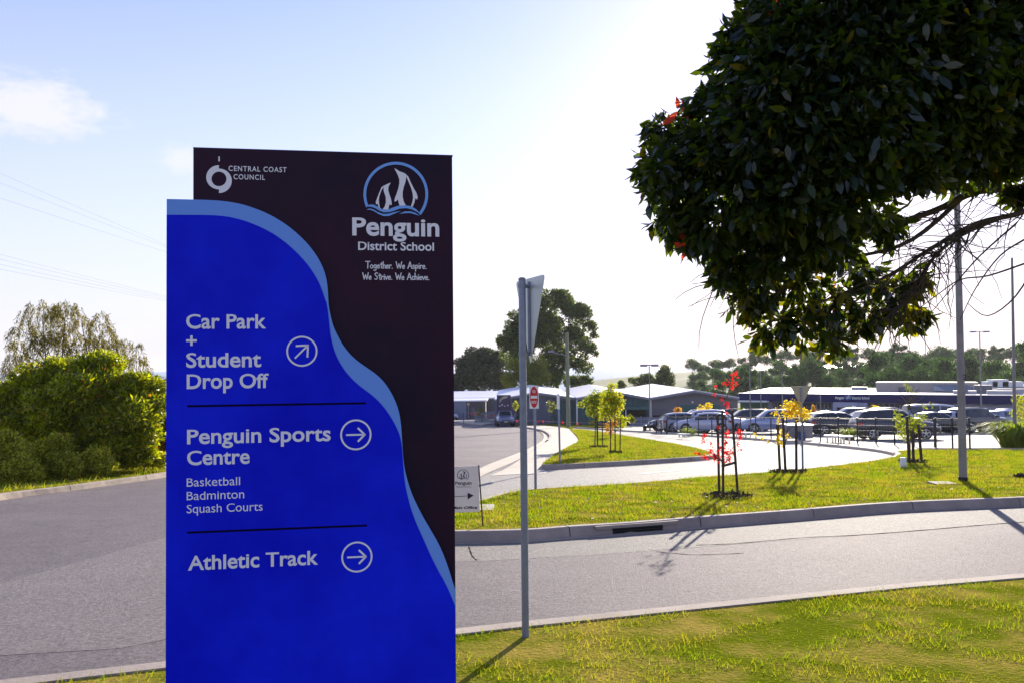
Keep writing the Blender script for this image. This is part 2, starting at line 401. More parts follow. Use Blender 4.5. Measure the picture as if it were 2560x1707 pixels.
# left side of the road: kerb, verge and planting bed
lkp = [(p.x, p.y) for p in LK] + [(-9.95, 34), (-9.6, 50), (-9.2, 78)]
lkp = [(p.x, p.y) for p in smooth_line([(x, y, 0) for x, y in lkp], 4)]
M_oldk = mat('old_kerb', (.40, .33, .27), .9, (.24, .20, .17), 3.0, bump=.4, bscale=24, detail=9)
kerb('kerb', lkp, -1, gutter=.05, m=M_oldk, hgt=.135, joints=3.0)
verge = lkp + [(-40, 78), (-40, lkp[0][1])]
sheet('roadside_verge', verge, .13, M_grass, .15)
# near verge, where the sign and the photographer stand
near = [(-14, 1.6), (-6, 4.5), (-3, 5.7), (0, 6.85), (4, 8.2), (9, 9.6), (24, 14.2)]
nearp = near + [(24, -6), (-14, -6)]
sheet('near_verge', [(x, y) for x, y in nearp][::-1], .13, M_grass, .15)
kerb('kerb', near, 1)

# stormwater inlet let into the kerb, as a thing
p0, p1 = W(1517, 1306.6, LH), W(1640, 1297.8, LH)
dd = (p1 - p0); nd = Vector((dd.y, -dd.x, 0)).normalized()*.188; p0 += nd; p1 += nd; ang = math.atan2(dd.y, dd.x); L = dd.length
t = thing('storm_drain', 'dark stormwater inlet slot cut into the kerb below the front lawn', 'drain', (p0.x, p0.y, -SL*p0.y), ang)
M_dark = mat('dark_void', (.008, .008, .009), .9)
sl_ = dd.z / Vector((dd.x, dd.y)).length
def skew(mb): mb.v = [(x, y, z + x*sl_) for x, y, z in mb.v]; return mb
obj('opening', skew(MB().box(0, L, -.012, .03, .015, .098)), M_dark, t)
obj('lintel', skew(MB().box(-.3, L+.3, -.016, .03, .10, .148)), M_conc, t)
obj('grate_bar', skew(MB().box(0, L, -.024, -.013, .05, .06)), mat('rusty_steel', (.03, .025, .022), .9), t)

# asphalt repair seams, road marks
M_seam = mat('seam_tar', (.05, .047, .047), 1.0, spec=.0)
M_line = mat('faded_line', (.55, .53, .5), .8, (.35, .34, .33), 6)
def ribbon(name, pxs, wdt, h, m):
    P = [W(a, b, 0) for a, b in pxs]; P = smooth_line(P, 5); b = MB()
    for i, p in enumerate(P):
        d = P[min(i+1, len(P)-1)] - P[max(i-1, 0)]; d.z = 0; d.normalize(); n_ = Vector((-d.y, d.x, 0)) * wdt/2 * (1 + .5*math.sin(i*2.3))
        for s_ in (1, -1): q = p + n_*s_; b.v.append((q.x, q.y, -SL*q.y + h))
    for i in range(len(P)-1): b.f.append((2*i, 2*i+1, 2*i+3, 2*i+2))
    return struct(obj(name, b, m))
ribbon('road_seam', [(1740, 1362), (1840, 1358), (2000, 1344), (2140, 1337), (2300, 1325), (2440, 1313), (2560, 1304), (2700, 1296)], .03, .004, M_seam)
ribbon('road_seam', [(1640, 1378), (1740, 1386), (1860, 1382)], .02, .004, M_seam)
ribbon('road_seam', [(1172, 1366), (1180, 1388), (1192, 1400)], .02, .004, M_seam)
ribbon('road_marking', [(1292, 1180), (1360, 1181)], .35, .014, M_line)
ribbon('road_marking', [(1600, 1184), (1700, 1175), (1785, 1167)], .22, .012, M_line)
M_patch = mat_asphalt('patched_asphalt', (.20, .185, .178), (.23, .21, .20), (.155, .145, .145))
pp = W(300, 1380); 
sheet('road_patch', wp([(1060, 1400), (1060, 1352), (1137, 1352), (1560, 1338), (1985, 1304), (2560, 1268), (2900, 1250), (2900, 1300), (2560, 1304), (2240, 1330), (1900, 1355), (1500, 1385), (1200, 1402)]), .002, M_patch)

sheet('road_patch', wp([(-200, 1512), (-60, 1474), (60, 1442), (180, 1409), (300, 1374), (430, 1338), (700, 1318), (1000, 1338), (1060, 1346), (1060, 1470), (700, 1540), (300, 1620), (-200, 1650)]), .0025, mat_asphalt('smooth_asphalt', (.185, .162, .168), (.21, .185, .19), (.15, .132, .138)))
# mulch rings are built with the saplings; grass blades over the lawns
def inside(P, poly):
    x, y = P[:, 0], P[:, 1]; r = np.zeros(len(P), bool); n = len(poly); j = n - 1
    for i in range(n):
        xi, yi = poly[i]; xj, yj = poly[j]
        c = ((yi > y) != (yj > y)) & (x < (xj-xi)*(y-yi)/(yj-yi+1e-12)+xi); r ^= c; j = i
    return r
def grass(name, poly, n, hgt, wid, m, h=LH, ymax=60, ymin=0):
    p = np.array(poly); lo, hi = p.min(0), p.max(0); hi[1] = min(hi[1], ymax); lo[1] = max(lo[1], ymin); hi[0] = min(hi[0], 24); lo[0] = max(lo[0], -24)
    Q = NR.uniform(lo, hi, (n*3, 2)); Q = Q[inside(Q, poly)]
    # keep what can fall in the view
    Q = Q[np.abs(Q[:, 0]) < .70*Q[:, 1] + 1][:n]
    k = len(Q); clump = .5 + 1.0*(np.sin(Q[:, 0]*3.1+np.sin(Q[:, 1]*2.3)*2)*np.sin(Q[:, 1]*3.7+1.3*np.sin(Q[:, 0]*1.7)) > -.1)
    H = hgt*NR.uniform(.4, 1.3, k)*clump; a = NR.uniform(0, 6.28, k); lean = NR.normal(0, .5, (k, 2))
    base = np.stack([Q[:, 0], Q[:, 1], -SL*Q[:, 1]+h-.004], 1)
    s = np.stack([np.cos(a), np.sin(a), 0*a], 1)*wid*.5
    tip = base + np.stack([lean[:, 0]*H, lean[:, 1]*H, H], 1)
    V = np.stack([base-s, base+s, tip], 1)
    o = fast_mesh(name, V, 3, m); o['kind'] = 'stuff'; o['category'] = 'grass'; return o
M_blade = mat_leaf('grass_blade', (.08, .15, .006), (.24, .28, .02), .5, .7, (1.7, 1.75, .4), .0, patch=(.33, .25, .06))
tag(grass('grass', lawn_poly, 90000, .05, .014, M_blade, ymax=45), 'short sunlit grass of the front lawn behind the kerb')
tag(grass('grass', wp(isl, LH), 30000, .05, .022, M_blade, ymax=90), 'bright grass on the island inside the drop-off loop')
tag(grass('grass', verge, 26000, .10, .022, M_blade, .13, ymax=45, ymin=10), 'grass strip along the kerb under the roadside shrubs')
tag(grass('grass', [(x, y) for x, y in nearp], 80000, .035, .007, M_blade, .13, ymax=12, ymin=4), 'grass of the near verge at the foot of the signs')

def litter(name, label, poly, n, h, m, seed, size):
    rng = np.random.default_rng(seed); p = np.array(poly); lo, hi = p.min(0), p.max(0); hi = np.minimum(hi, [16, 40])
    Q = rng.uniform(lo, hi, (n*6, 2)); Q = Q[inside(Q, poly)][:n]; P = np.stack([Q[:, 0], Q[:, 1], -SL*Q[:, 1]+h+.03], 1)
    a = rng.normal(0, 1, (len(P), 3))*np.array([1, 1, .35]); a /= np.linalg.norm(a, axis=1, keepdims=True); s_ = np.cross(a, np.array([0, 0, 1.])+rng.normal(0, .3, (len(P), 3)))
    l = size*rng.uniform(.6, 1.4, (len(P), 1)); o = fast_mesh(name, np.stack([P, P+a*l*.5+s_*l*.35, P+a*l, P+a*l*.5-s_*l*.35], 1), 4, m); tag(o, label, 'leaves', None, 'stuff'); return o
litter('fallen_leaves', 'pale fallen leaves scattered over the front lawn', lawn_poly, 260, LH, mat('leaf_litter_pale', (.5, .46, .36), .8), 5, .055)
litter('fallen_leaves', 'brown and red fallen leaves scattered over the front lawn', lawn_poly, 200, LH, mat('leaf_litter_red', (.30, .08, .03), .8), 6, .06)
# ------------------------------------------------------------------ text
_cap = {}
def text_mesh(s, off=0.0, space=1.0, shear=0.0):
    cu = bpy.data.curves.new('t', 'FONT'); cu.body = s; cu.offset = off; cu.resolution_u = 4; cu.space_character = space; cu.shear = shear
    o = bpy.data.objects.new('t', cu); C.objects.link(o); bpy.context.view_layer.update()
    me = bpy.data.meshes.new_from_object(o.evaluated_get(bpy.context.evaluated_depsgraph_get()))
    v = np.array([x.co[:2] for x in me.vertices]); f = [tuple(p.vertices) for p in me.polygons]
    bpy.data.objects.remove(o); bpy.data.curves.remove(cu); bpy.data.meshes.remove(me)
    return v, f
def fit_text(mb, s, x0, x1, base, cap, fn, off=0.0, space=1.0, shear=0.0):
    """text between x0 and x1 on a baseline; fn(a, b) -> 3-D"""
    v, f = text_mesh(s, off, space, shear)
    key = (off,)
    if key not in _cap:
        h, _ = text_mesh('H', off); _cap[key] = (h[:, 1].min(), h[:, 1].max())
    c0, c1 = _cap[key]
    a = (v[:, 0]-v[:, 0].min())/(v[:, 0].max()-v[:, 0].min())*(x1-x0)+x0
    y = (v[:, 1]-c0)/(c1-c0)
    if any(ch.islower() for ch in s):        # taller lower case, as in the sign's typeface
        if 'xh' not in _cap: h, _ = text_mesh('x', .0); g_, _ = text_mesh('H', .0); _cap['xh'] = (h[:, 1].max()-h[:, 1].min())/(g_[:, 1].max()-g_[:, 1].min())
        xh = _cap['xh']; t_ = .73
        y = np.where(y < 0, y, np.where(y < xh, y*t_/xh, np.where(y < 1, t_+(y-xh)*(1-t_)/(1-xh), y)))
    bb = y*cap+base
    vs = [fn(float(p), float(q)) for p, q in zip(a, bb)]
    # normals towards the front: text is CCW in (a, b)
    mb.add(vs, f); return mb
def stroke(mb, pts, wdt, fn):
    """flat stroked polyline with round joints"""
    for i in range(len(pts)-1):
        (x0, y0), (x1, y1) = pts[i], pts[i+1]; dx, dy = x1-x0, y1-y0; l = math.hypot(dx, dy) or 1e-9
        nx, ny = -dy/l*wdt/2, dx/l*wdt/2; ex, ey = dx/l*wdt*.3, dy/l*wdt*.3
        q = [(x0-nx-ex, y0-ny-ey), (x1-nx+ex, y1-ny+ey), (x1+nx+ex, y1+ny+ey), (x0+nx-ex, y0+ny-ey)]
        mb.add([fn(*p) for p in q], [(0, 1, 2, 3)])
    return mb
def ring(mb, cx, cy, ro, ri, fn, a0=0, a1=360, n=56):
    o = []
    for k in range(n+1):
        t = R(a0+(a1-a0)*k/n); o += [fn(cx+ri*math.cos(t), cy+ri*math.sin(t)), fn(cx+ro*math.cos(t), cy+ro*math.sin(t))]
    mb.add(o, [(2*k, 2*k+1, 2*k+3, 2*k+2) for k in range(n)]); return mb

PENG = dict(
    big=[(597,145),(660,185),(705,200),(730,215),(740,250),(730,310),(710,370),(697,430),(697,490),(710,545),(735,592),(660,592),(650,560),(640,520),(612,545),(598,540),(605,500),(625,450),(645,390),(657,330),(657,280),(635,220)],
    bigf=[(728,212),(765,250),(795,320),(830,390),(860,440),(875,490),(868,522),(848,505),(835,560),(815,607),(795,600),(812,550),(820,500),(815,450),(800,390),(775,330),(750,270)],
    small=[(555,318),(540,324),(505,340),(468,358),(470,400),(475,430),(495,490),(498,550),(485,600),(460,635),(525,640),(535,600),(540,575),(560,587),(568,575),(560,520),(540,460),(525,410),(528,370)],
    smallf=[(468,356),(445,375),(418,440),(390,510),(377,550),(380,577),(400,570),(410,612),(430,632),(420,590),(413,530),(420,480),(440,420),(466,375)],
    wave=[(268,606),(300,580),(350,580),(400,606),(450,632),(520,640),(580,615),(650,592),(730,588),(800,600),(860,638),(908,690),(870,668),(800,635),(740,622),(660,628),(590,655),(530,670),(470,670),(420,652),(370,622),(320,605)],
    wave2=[(262,642),(300,626),(350,638),(400,668),(460,690),(520,690),(590,672),(675,655),(600,688),(530,716),(470,716),(410,692),(350,655),(305,640)],
    wave3=[(652,692),(720,662),(790,660),(850,680),(897,712),(850,698),(790,680),(720,682)])
def logo(mw, mb_, fn):
    """penguin badge in its own units (0..1330 x down), fn(x, y) with y down"""
    g = lambda x, y: fn(x, -y)
    for k in ('big', 'bigf', 'small', 'smallf'): mw.flat([(x, -y) for x, y in PENG[k]], g)
    for k in ('wave', 'wave2', 'wave3'): mb_.flat([(x, -y) for x, y in PENG[k]], g)
    ring(mb_, 615, -457, 385, 352, g, -40, 204)

# ------------------------------------------------------------------ the directory sign
D0 = 3.3
P0 = A(418, 912, D0); P1 = A(1133, 906, D0*1.055)
su = Vector((P1.x-P0.x, P1.y-P0.y, 0)).normalized(); sn = Vector((su.y, -su.x, 0))
sang = math.atan2(su.y, su.x); sbase = Vector((P0.x, P0.y, gz(P0.y)+.1))
sign = thing('directory_sign', 'tall blue and near-black school directory sign with white lettering, nearest the camera', 'sign', sbase, sang)
def S(px, py):
    d = ray(px, py); t_ = (P0-CAM).dot(sn)/d.dot(sn); q = CAM + d*t_ - sbase
    return (q.dot(su), q.z)
def SP(l): return [S(*p) for p in l]
M_sdark = mat('sign_dark', (.029, .0055, .022), .45, (.012, .005, .020), 1.6, spec=.14)
M_sedge = mat('sign_edge', (.03, .022, .10), .4)
M_sblue = mat('sign_blue', (.001, .005, .60), .45, (.004, .02, .85), 1.4, spec=.1)
M_slight = mat('sign_light_blue', (.15, .31, .84), .5, spec=.1)
M_swhite = mat('sign_white', (.78, .76, .86), .6, spec=.1)
M_sline = mat('sign_rule', (.006, .004, .02), .8, spec=.0)
def front(off): return lambda a, b: (a, -off, b)
xl = S(482.5, 500)[0]; xr = S(1130.5, 392)[0]; zt = (S(482.8, 369.5)[1]+S(1129.5, 389.8)[1])/2
b = MB().box(xl, xr, 0.004, .11, -.1, zt)
bp_ = obj('back_panel', b, M_sdark, sign)
obj('edge_trim', MB().box(xl-.002, xr+.003, .008, .108, zt, zt+.004), M_sedge, sign)
c1 = lambda x, y: (400+x*.3507, 350+y*.3508)
c2 = lambda x, y: (400+x*.44, 750+y*.44)
outer = [c1(*p) for p in [(55,428),(150,430),(232,432),(340,435),(450,442),(560,459),(660,487),(760,527),(850,575),(930,630),(1000,690),(1060,752),(1110,817),(1148,882),(1174,945),(1189,1005),(1197,1070)]] + \
        [c2(*p) for p in [(958,10),(966,70),(983,140),(1005,192),(1035,247),(1075,300),(1120,343),(1170,379),(1220,414),(1265,455),(1303,507),(1336,570),(1359,640),(1370,715),(1375,790),(1380,870),(1388,940),(1402,1005),(1425,1080),(1456,1152),(1497,1232),(1543,1310),(1583,1382),(1614,1452),(1642,1530)]] + [(1130, 1448), (1137, 1470)]
inner = [c1(*p) for p in [(55,540),(200,541),(330,542),(420,546),(500,556),(600,580),(700,618),(800,668),(890,730),(970,800),(1040,875),(1095,950),(1135,1020),(1163,1090),(1183,1150)]] + \
        [c2(*p) for p in [(946,10),(957,75),(964,140),(972,205),(987,270),(1011,332),(1046,391),(1090,444),(1140,489),(1193,529),(1238,568),(1275,610),(1310,660),(1340,713),(1361,764),(1372,815),(1378,880),(1383,950),(1391,1030),(1405,1100),(1426,1180),(1456,1262),(1496,1352),(1540,1450),(1580,1530)]] + [(1108, 1446), (1120, 1470), (1137, 1510)]
so, si = SP(S2(outer, 3)), SP(S2(inner, 3)); x_l = S(418.5, 900)[0]
so[0] = (x_l, so[0][1]); si[0] = (x_l, si[0][1])
so = [(min(a, xr), z) for a, z in so]; si = [(min(a, xr), z) for a, z in si]
polyo = so[::-1] + [(x_l, -.1), (xr, -.1)]
obj('front_panel', MB().prism(polyo, front(.016), front(0)), M_slight, sign)
obj('blue_face', MB().flat(si[::-1] + [(x_l, -.1), (xr, -.1)], front(.0175)), M_sblue, sign)
FT = front(.019); FD = lambda a, b: (a, .002, b)
def row(name, s, x0, x1, base, top, conv=c2, off=.019, fn=FT, m=M_swhite, space=1.0):
    (pa, pb), (qa, qb) = conv(x0, base), conv(x1, base)
    l = S(pa, pb); r = S(qa, qb); cap = S(*conv(x0, top))[1]-l[1]
    return obj(name, fit_text(MB(), s, l[0], r[0], l[1], cap, fn, off, space), m, sign)
row('lettering', 'Car Park', 155, 607, 165, 84); row('lettering', 'Student', 155, 579, 383, 301)
row('lettering', 'Drop Off', 158, 621, 503, 421); row('lettering', 'Penguin Sports', 160, 972, 815, 733)
row('lettering', 'Centre', 160, 514, 934, 853); row('lettering', 'Athletic Track', 165, 901, 1528, 1446)
for s_, x1_, b_, t_ in (('Basketball', 460, 1054, 1008), ('Badminton', 483, 1130, 1084), ('Squash Courts', 587, 1204, 1158)):
    row('lettering', s_, 158, x1_, b_, t_, off=.001)
b = MB(); l = S(*c2(185, 231)); u = abs(S(*c2(215, 231))[0]-l[0]); w_ = u*.23
b.flat([(l[0]-w_, l[1]-u), (l[0]+w_, l[1]-u), (l[0]+w_, l[1]-w_), (l[0]+u, l[1]-w_), (l[0]+u, l[1]+w_), (l[0]+w_, l[1]+w_), (l[0]+w_, l[1]+u), (l[0]-w_, l[1]+u), (l[0]-w_, l[1]+w_), (l[0]-u, l[1]+w_), (l[0]-u, l[1]-w_), (l[0]-w_, l[1]-w_)], FT)
obj('plus_mark', b, M_swhite, sign)
for (xa, ya), (xb, yb) in (((160, 600), (1170, 582)), ((160, 1313), (1176, 1273))):
    l, r = S(*c2(xa, ya)), S(*c2(xb, yb)); z = (l[1]+r[1])/2; h_ = .004
    obj('rule', MB().flat([(l[0], z-h_), (r[0], z-h_), (r[0], z+h_), (l[0], z+h_)], FT), M_sline, sign)
for cx, cy, diag in ((809, 291, 1), (1114, 761, 0), (1120, 1451, 0)):
    c_ = S(*c2(cx, cy)); k = abs(S(*c2(cx+100, cy))[0]-c_[0])/100
    b = MB(); ring(b, c_[0], c_[1], 88*k, 78*k, FT)
    an = R(45) if diag else 0; rot = lambda x, y: (c_[0]+k*(x*math.cos(an)-y*math.sin(an)), c_[1]+k*(x*math.sin(an)+y*math.cos(an)))
    e = 1.0 if not diag else 1.02
    stroke(b, [rot(-52*e, 0), rot(46*e, 0)], 10*k, FT)
    hd = [(13, 37), (50, 0), (13, -37)] if not diag else [(0, 44), (48, 0), (0, -44)]
    stroke(b, [rot(*p) for p in hd], 11*k, FT)
    obj('arrow_symbol', b, M_swhite, sign)
# council badge
c4 = lambda x, y: (500+x*.10204, 380+y*.10204)
b = MB(); fS = lambda a, b_: (lambda q: (q[0], .002, q[1]))(S(*c4(a, -b_)))
def arc(cx, cy, rx, ry, a0, a1, n=24): return [(cx+rx*math.cos(R(a0+(a1-a0)*k/n)), -(cy-ry*math.sin(R(a0+(a1-a0)*k/n)))) for k in range(n+1)]
lo_ = arc(462, 625, 312, 297, 90, 270); li = arc(462, 665, 183, 178, 270, 90)
b.flat(lo_+li, fS)
ro_ = arc(462, 712, 315, 300, -90, 90); ri_ = arc(462, 665, 183, 178, 90, -90)
b.flat(ro_+ri_, fS)
b.flat([(448, -235), (482, -235), (482, -115), (448, -115)], fS)
obj('council_badge', b, M_swhite, sign)
row('lettering', 'CENTRAL COAST', 697, 2120, 467, 342, c4, .012, FD, space=1.18)
row('lettering', 'COUNCIL', 820, 1590, 671, 548, c4, .012, FD, space=1.18)
c3 = lambda x, y: (860+x*.21053, 390+y*.21053)
mw, mb2 = MB(), MB()
def fL(a, b_): q = S(*c3(a, b_)); return (q[0], .002, q[1])
logo(mw, mb2, lambda x, y: fL(x, -y) if False else fL(x, y) if y > 0 else fL(x, -y))
obj('penguin_badge', mw, M_swhite, sign)
obj('badge_ring', mb2, mat('badge_blue', (.16, .36, .85), .45), sign)
row('lettering', 'Penguin', 98, 1132, 946, 732, c3, .025, FD); row('lettering', 'District School', 168, 1069, 1119, 1020, c3, .018, FD)
# hand-drawn motto: a small stroke alphabet (x advance 0.62, cap 1, x-height .55)
G = {'T': (.62, [[(0, 1), (.6, 1.02)], [(.33, 1), (.30, 0)]]), 'o': (.46, [[(.2, .5), (.05, .38), (.03, .15), (.18, 0), (.36, .1), (.38, .35), (.22, .52)]]),
     'g': (.46, [[(.36, .48), (.15, .5), (.04, .28), (.14, .05), (.32, .12), (.37, .48), (.34, -.2), (.18, -.35), (.02, -.25)]]),
     'e': (.42, [[(.05, .24), (.34, .3), (.26, .5), (.08, .42), (.03, .16), (.16, 0), (.34, .08)]]), 't': (.36, [[(.2, .85), (.17, .1), (.28, 0)], [(0, .6), (.36, .64)]]),
     'h': (.42, [[(.06, 1), (.05, 0)], [(.05, .35), (.2, .52), (.32, .4), (.33, 0)]]), 'r': (.34, [[(.06, .5), (.06, 0)], [(.06, .3), (.18, .5), (.32, .46)]]),
     '.': (.26, [[(.08, .03), (.1, .0)]]), 'W': (.8, [[(0, 1), (.2, 0), (.38, .7), (.56, 0), (.76, 1)]]), 'A': (.62, [[(0, 0), (.3, 1), (.56, 0)], [(.1, .35), (.46, .36)]]),
     's': (.38, [[(.3, .45), (.14, .52), (.05, .38), (.28, .2), (.22, .02), (.03, .05)]]), 'p': (.44, [[(.07, .5), (.05, -.4)], [(.07, .4), (.25, .52), (.38, .3), (.25, .04), (.07, .1)]]),
     'i': (.2, [[(.08, .5), (.09, 0)], [(.1, .74), (.11, .7)]]), 'S': (.54, [[(.46, .9), (.26, 1.02), (.06, .8), (.2, .56), (.42, .36), (.3, .02), (.03, .08)]]),
     'v': (.4, [[(.02, .5), (.17, 0), (.36, .52)]]), 'c': (.4, [[(.34, .44), (.16, .5), (.04, .25), (.16, 0), (.34, .08)]]), ' ': (.36, [])}
def motto(s, x0, x1, base, top):
    tot = sum(G[c][0] for c in s); l = S(*c3(x0, base)); r = S(*c3(x1, base)); kx = (r[0]-l[0])/tot; ky = S(*c3(x0, top))[1]-l[1]
    b = MB(); x = 0
    for ch in s:
        for st in G[ch][1]:
            stroke(b, [(l[0]+(x+a)*kx, l[1]+q*ky) for a, q in st], ky*.14, FD)
        x += G[ch][0]
    obj('motto_lettering', b, M_swhite, sign)
motto('Together. We Aspire.', 255, 990, 1335, 1255); motto('We Strive. We Achieve.', 222, 1022, 1468, 1388)

# ------------------------------------------------------------------ posts and road signs
M_galv = mat('galvanised_steel', (.23, .26, .36), .4, (.19, .215, .30), 14, metal=.25, spec=.5)
M_alu = mat('sign_back_aluminium', (.62, .66, .66), .45, (.52, .57, .58), 4, metal=.25)
M_white = mat('white_reflective', (.78, .77, .76), .5)
M_red = mat('traffic_red', (.55, .02, .025), .45)
def post(name, label, px, top, base, d, rad, grp=None, zg=None):
    q = A(px, base, d); z0 = (-SL*q.y + (.13 if zg is None else zg)); t_ = thing(name, label, 'sign post', (q.x, q.y, z0))
    return t_, A(px, top, d).z - z0
# give way sign seen from behind, near the camera
d_ = 6.6
q = A(1309, 1100, d_); z0 = -SL*q.y+.13
gw = thing('give_way_sign', 'triangular road sign seen from behind on a tall galvanised pole by the directory sign', 'road sign', (q.x, q.y, z0))
ztop = A(1304, 698, d_).z - z0
obj('pole', MB().tube([(0, 0, 0), (0, 0, ztop)], .0295, 20), M_galv, gw, .6)
obj('pole_cap', MB().lathe([(.031, ztop-.012), (.031, ztop+.004), (.02, ztop+.012), (.002, ztop+.014)], 20), mat('cap_grey', (.2, .2, .23), .5), gw, .6)
TL = A(1291, 707, 7.0); TR = A(1361, 684, 6.42)
hd_ = Vector((TR.x-TL.x, TR.y-TL.y, 0)); tw = hd_.length; hd_.normalize(); nn = Vector((hd_.y, -hd_.x, 0))
mid = (TL+TR)/2; zt_ = mid.z - z0; zb_ = A(1325, 914, 6.7).z - z0
org = Vector((mid.x, mid.y, 0)) - Vector((q.x, q.y, 0))
def rounded_tri(w_, h_, r):
    pts = [(-w_/2, 0), (w_/2, 0), (0, -h_)]; o = []
    cen = (0, -h_/3)
    for i, p in enumerate(pts):
        a, c_ = Vector(pts[i-1]), Vector(pts[(i+1) % 3]); p = Vector(p)
        for k in range(5):
            t_ = k/4; s0 = p+(a-p).normalized()*r; s1 = p+(c_-p).normalized()*r
            o.append(tuple((1-t_)**2*s0+2*t_*(1-t_)*p+t_*t_*s1))
    return o[::-1]
tri = rounded_tri(tw*1.04, zt_-zb_, .05)
if sum(tri[i][0]*tri[(i+1) % len(tri)][1]-tri[(i+1) % len(tri)][0]*tri[i][1] for i in range(len(tri))) < 0: tri = tri[::-1]
def gp(off): return lambda a, b_: tuple(org + hd_*a + nn*off + Vector((0, 0, zt_+b_)))
obj('plate', MB().prism(tri, gp(.002), gp(-.002)), M_alu, gw)
pm = gp(0)
obj('stiffener', MB().bar(tuple(org+nn*.012+Vector((0, 0, zt_-.03))), tuple(org+nn*.012+Vector((0, 0, zb_+.1))), .02, .02), M_galv, gw)
for zz in (ztop-.055, A(1318, 884, d_).z-z0):
    b = MB().tube([(0, 0, zz-.016), (0, 0, zz+.016)], .035, 18)
    k_ = Vector((.0, 0, zz)); e_ = org+nn*.01; 
    b.bar((0, 0, zz), (e_.x, e_.y, zz), .012, .028)
    obj('clamp', b, mat('clamp_steel', (.22, .24, .30), .5, metal=.4), gw, .6)

# NO ENTRY sign
q = W(1339, 1224, .13)
ne = thing('no_entry_sign', 'red oval NO ENTRY sign on a white plate and thin pole at the drop-off throat', 'road sign', q, R(-4))
dN = q.y; k = dN/2000
h0 = A(1335, 1020, dN).z-q.z; h1 = A(1335, 963, dN).z-q.z
dxn = A(1334.5, 990, dN).x - q.x
obj('pole', MB().tube([(0, 0, 0), (0, .0, h1-.03)], .030, 14), M_galv, ne, .6)
Wn, Hn = 23*k, h1-h0
obj('plate', MB().box(-Wn/2+dxn*.6, Wn/2+dxn*.6, -.045, -.036, h0, h1), M_white, ne)
fe = lambda off: (lambda a, b_: (dxn*.6+a*Wn/2, -off, (h0+h1)/2+b_*Hn/2))
obj('red_oval', MB().flat([(.88*math.cos(R(a)), .93*math.sin(R(a))) for a in range(0, 360, 8)], fe(.047)), M_red, ne)
obj('white_bar', MB().flat([(-.72, -.12), (.72, -.12), (.72, .12), (-.72, .12)], fe(.049)), M_white, ne)
obj('lettering', fit_text(fit_text(MB(), 'NO', -.3, .3, .36, .26, fe(.049), .02), 'ENTRY', -.56, .56, -.58, .26, fe(.049), .02), M_white, ne)

# thin post with a plate seen edge-on
q = W(1400, 1159, .13); dN = q.y; z = lambda py: A(1397, py, dN).z-q.z
t = thing('street_sign_post', 'slim pale sign post with a narrow edge-on plate on the island tip', 'road sign', q, 0)
obj('pole', MB().tube([(0, 0, 0), (A(1396, 985, dN).x-q.x, 0, z(984))], .032, 12), M_galv, t, .6)
obj('plate', MB().box(A(1393, 1000, dN).x-q.x, A(1398, 1000, dN).x-q.x, -.25, .2, z(1021), z(983)), M_white, t)

# corflute board MAIN OFFICE
q = W(1205, 1317, .14); dN = q.y
t = thing('main_office_board', 'cream board with penguin badge and arrow reading Main Office, beside the big sign', 'sign board', q, 0)
z = lambda py: A(1190, py, dN).z-q.z
X = lambda px: A(px, 1220, dN).x-q.x
M_cream = mat('cream_board', (.78, .70, .60), .7, (.74, .66, .57), 3)
M_ink = mat('sign_ink', (.02, .012, .03), .6)
M_stake = mat('dark_timber', (.045, .030, .026), .85, (.08, .055, .045), 12, bump=.5)
def bd(off): return lambda px, py: (X(px), -off, z(-py) + (px-1160)*0)
bl, br_ = 1117, 1199
obj('board', MB().prism([(bl, -1280), (br_, -1277.5), (br_-3, -1163), (bl, -1166)], bd(.006), bd(-.006)), M_cream, t)
obj('stake', MB().bar((X(1206.5), .02, 0), (X(1197), .02, z(1162)), .022, .022), M_stake, t)
obj('stake', MB().bar((X(1122), .02, 0), (X(1117), .02, z(1164)), .022, .022), M_stake, t)
mw, mb2 = MB(), MB(); f5 = bd(.008)
s5 = 30/770.
lg = lambda x, y: f5(1158+(x-615)*s5, -(1187+(abs(y)-457)*s5))
logo(mw, mb2, lg)
obj('penguin_badge', mw, M_ink, t); obj('badge_ring', mb2, M_ink, t)
obj('lettering', fit_text(MB(), 'Penguin', 1138.5, 1179, -1210, 8, f5, .02), M_ink, t)
obj('lettering', fit_text(MB(), 'District School', 1141, 1177, -1217, 4, f5, 0), mat('grey_ink', (.2, .19, .2), .6), t)
b = MB(); stroke(b, [(1126, -1240), (1171, -1238)], 1.3, f5); b.flat([(1169, -1247), (1184, -1237), (1169, -1230)], f5); obj('arrow_symbol', b, M_ink, t)
obj('lettering', fit_text(MB(), 'Main Office', 1129, 1193, -1270.5, 6.5, f5, .03, shear=.25), M_ink, t)

# second give way sign across the loop, seen from behind
q = W(2007, 1178, .14); dN = q.y; z = lambda py: A(2005, py, dN).z-q.z; X = lambda px: A(px, 1000, dN).x-q.x
t = thing('give_way_sign', 'pale triangular road sign seen from behind above the yellow sapling', 'road sign', q, R(-3))
obj('pole', MB().tube([(0, 0, 0), (X(2004), 0, z(968))], .030, 12), M_galv, t, .6)
tr2 = rounded_tri(54*dN/2000, (z(963)-z(1014)), .03)
if sum(tr2[i][0]*tr2[(i+1) % len(tr2)][1]-tr2[(i+1) % len(tr2)][0]*tr2[i][1] for i in range(len(tr2))) < 0: tr2 = tr2[::-1]
obj('plate', MB().prism(tr2, lambda a, b_: (X(2004)+a, .034, z(964)+b_), lambda a, b_: (X(2004)+a, .038, z(964)+b_)), mat('sign_back_tan', (.42, .38, .26), .5, (.36, .33, .24), 4), t)

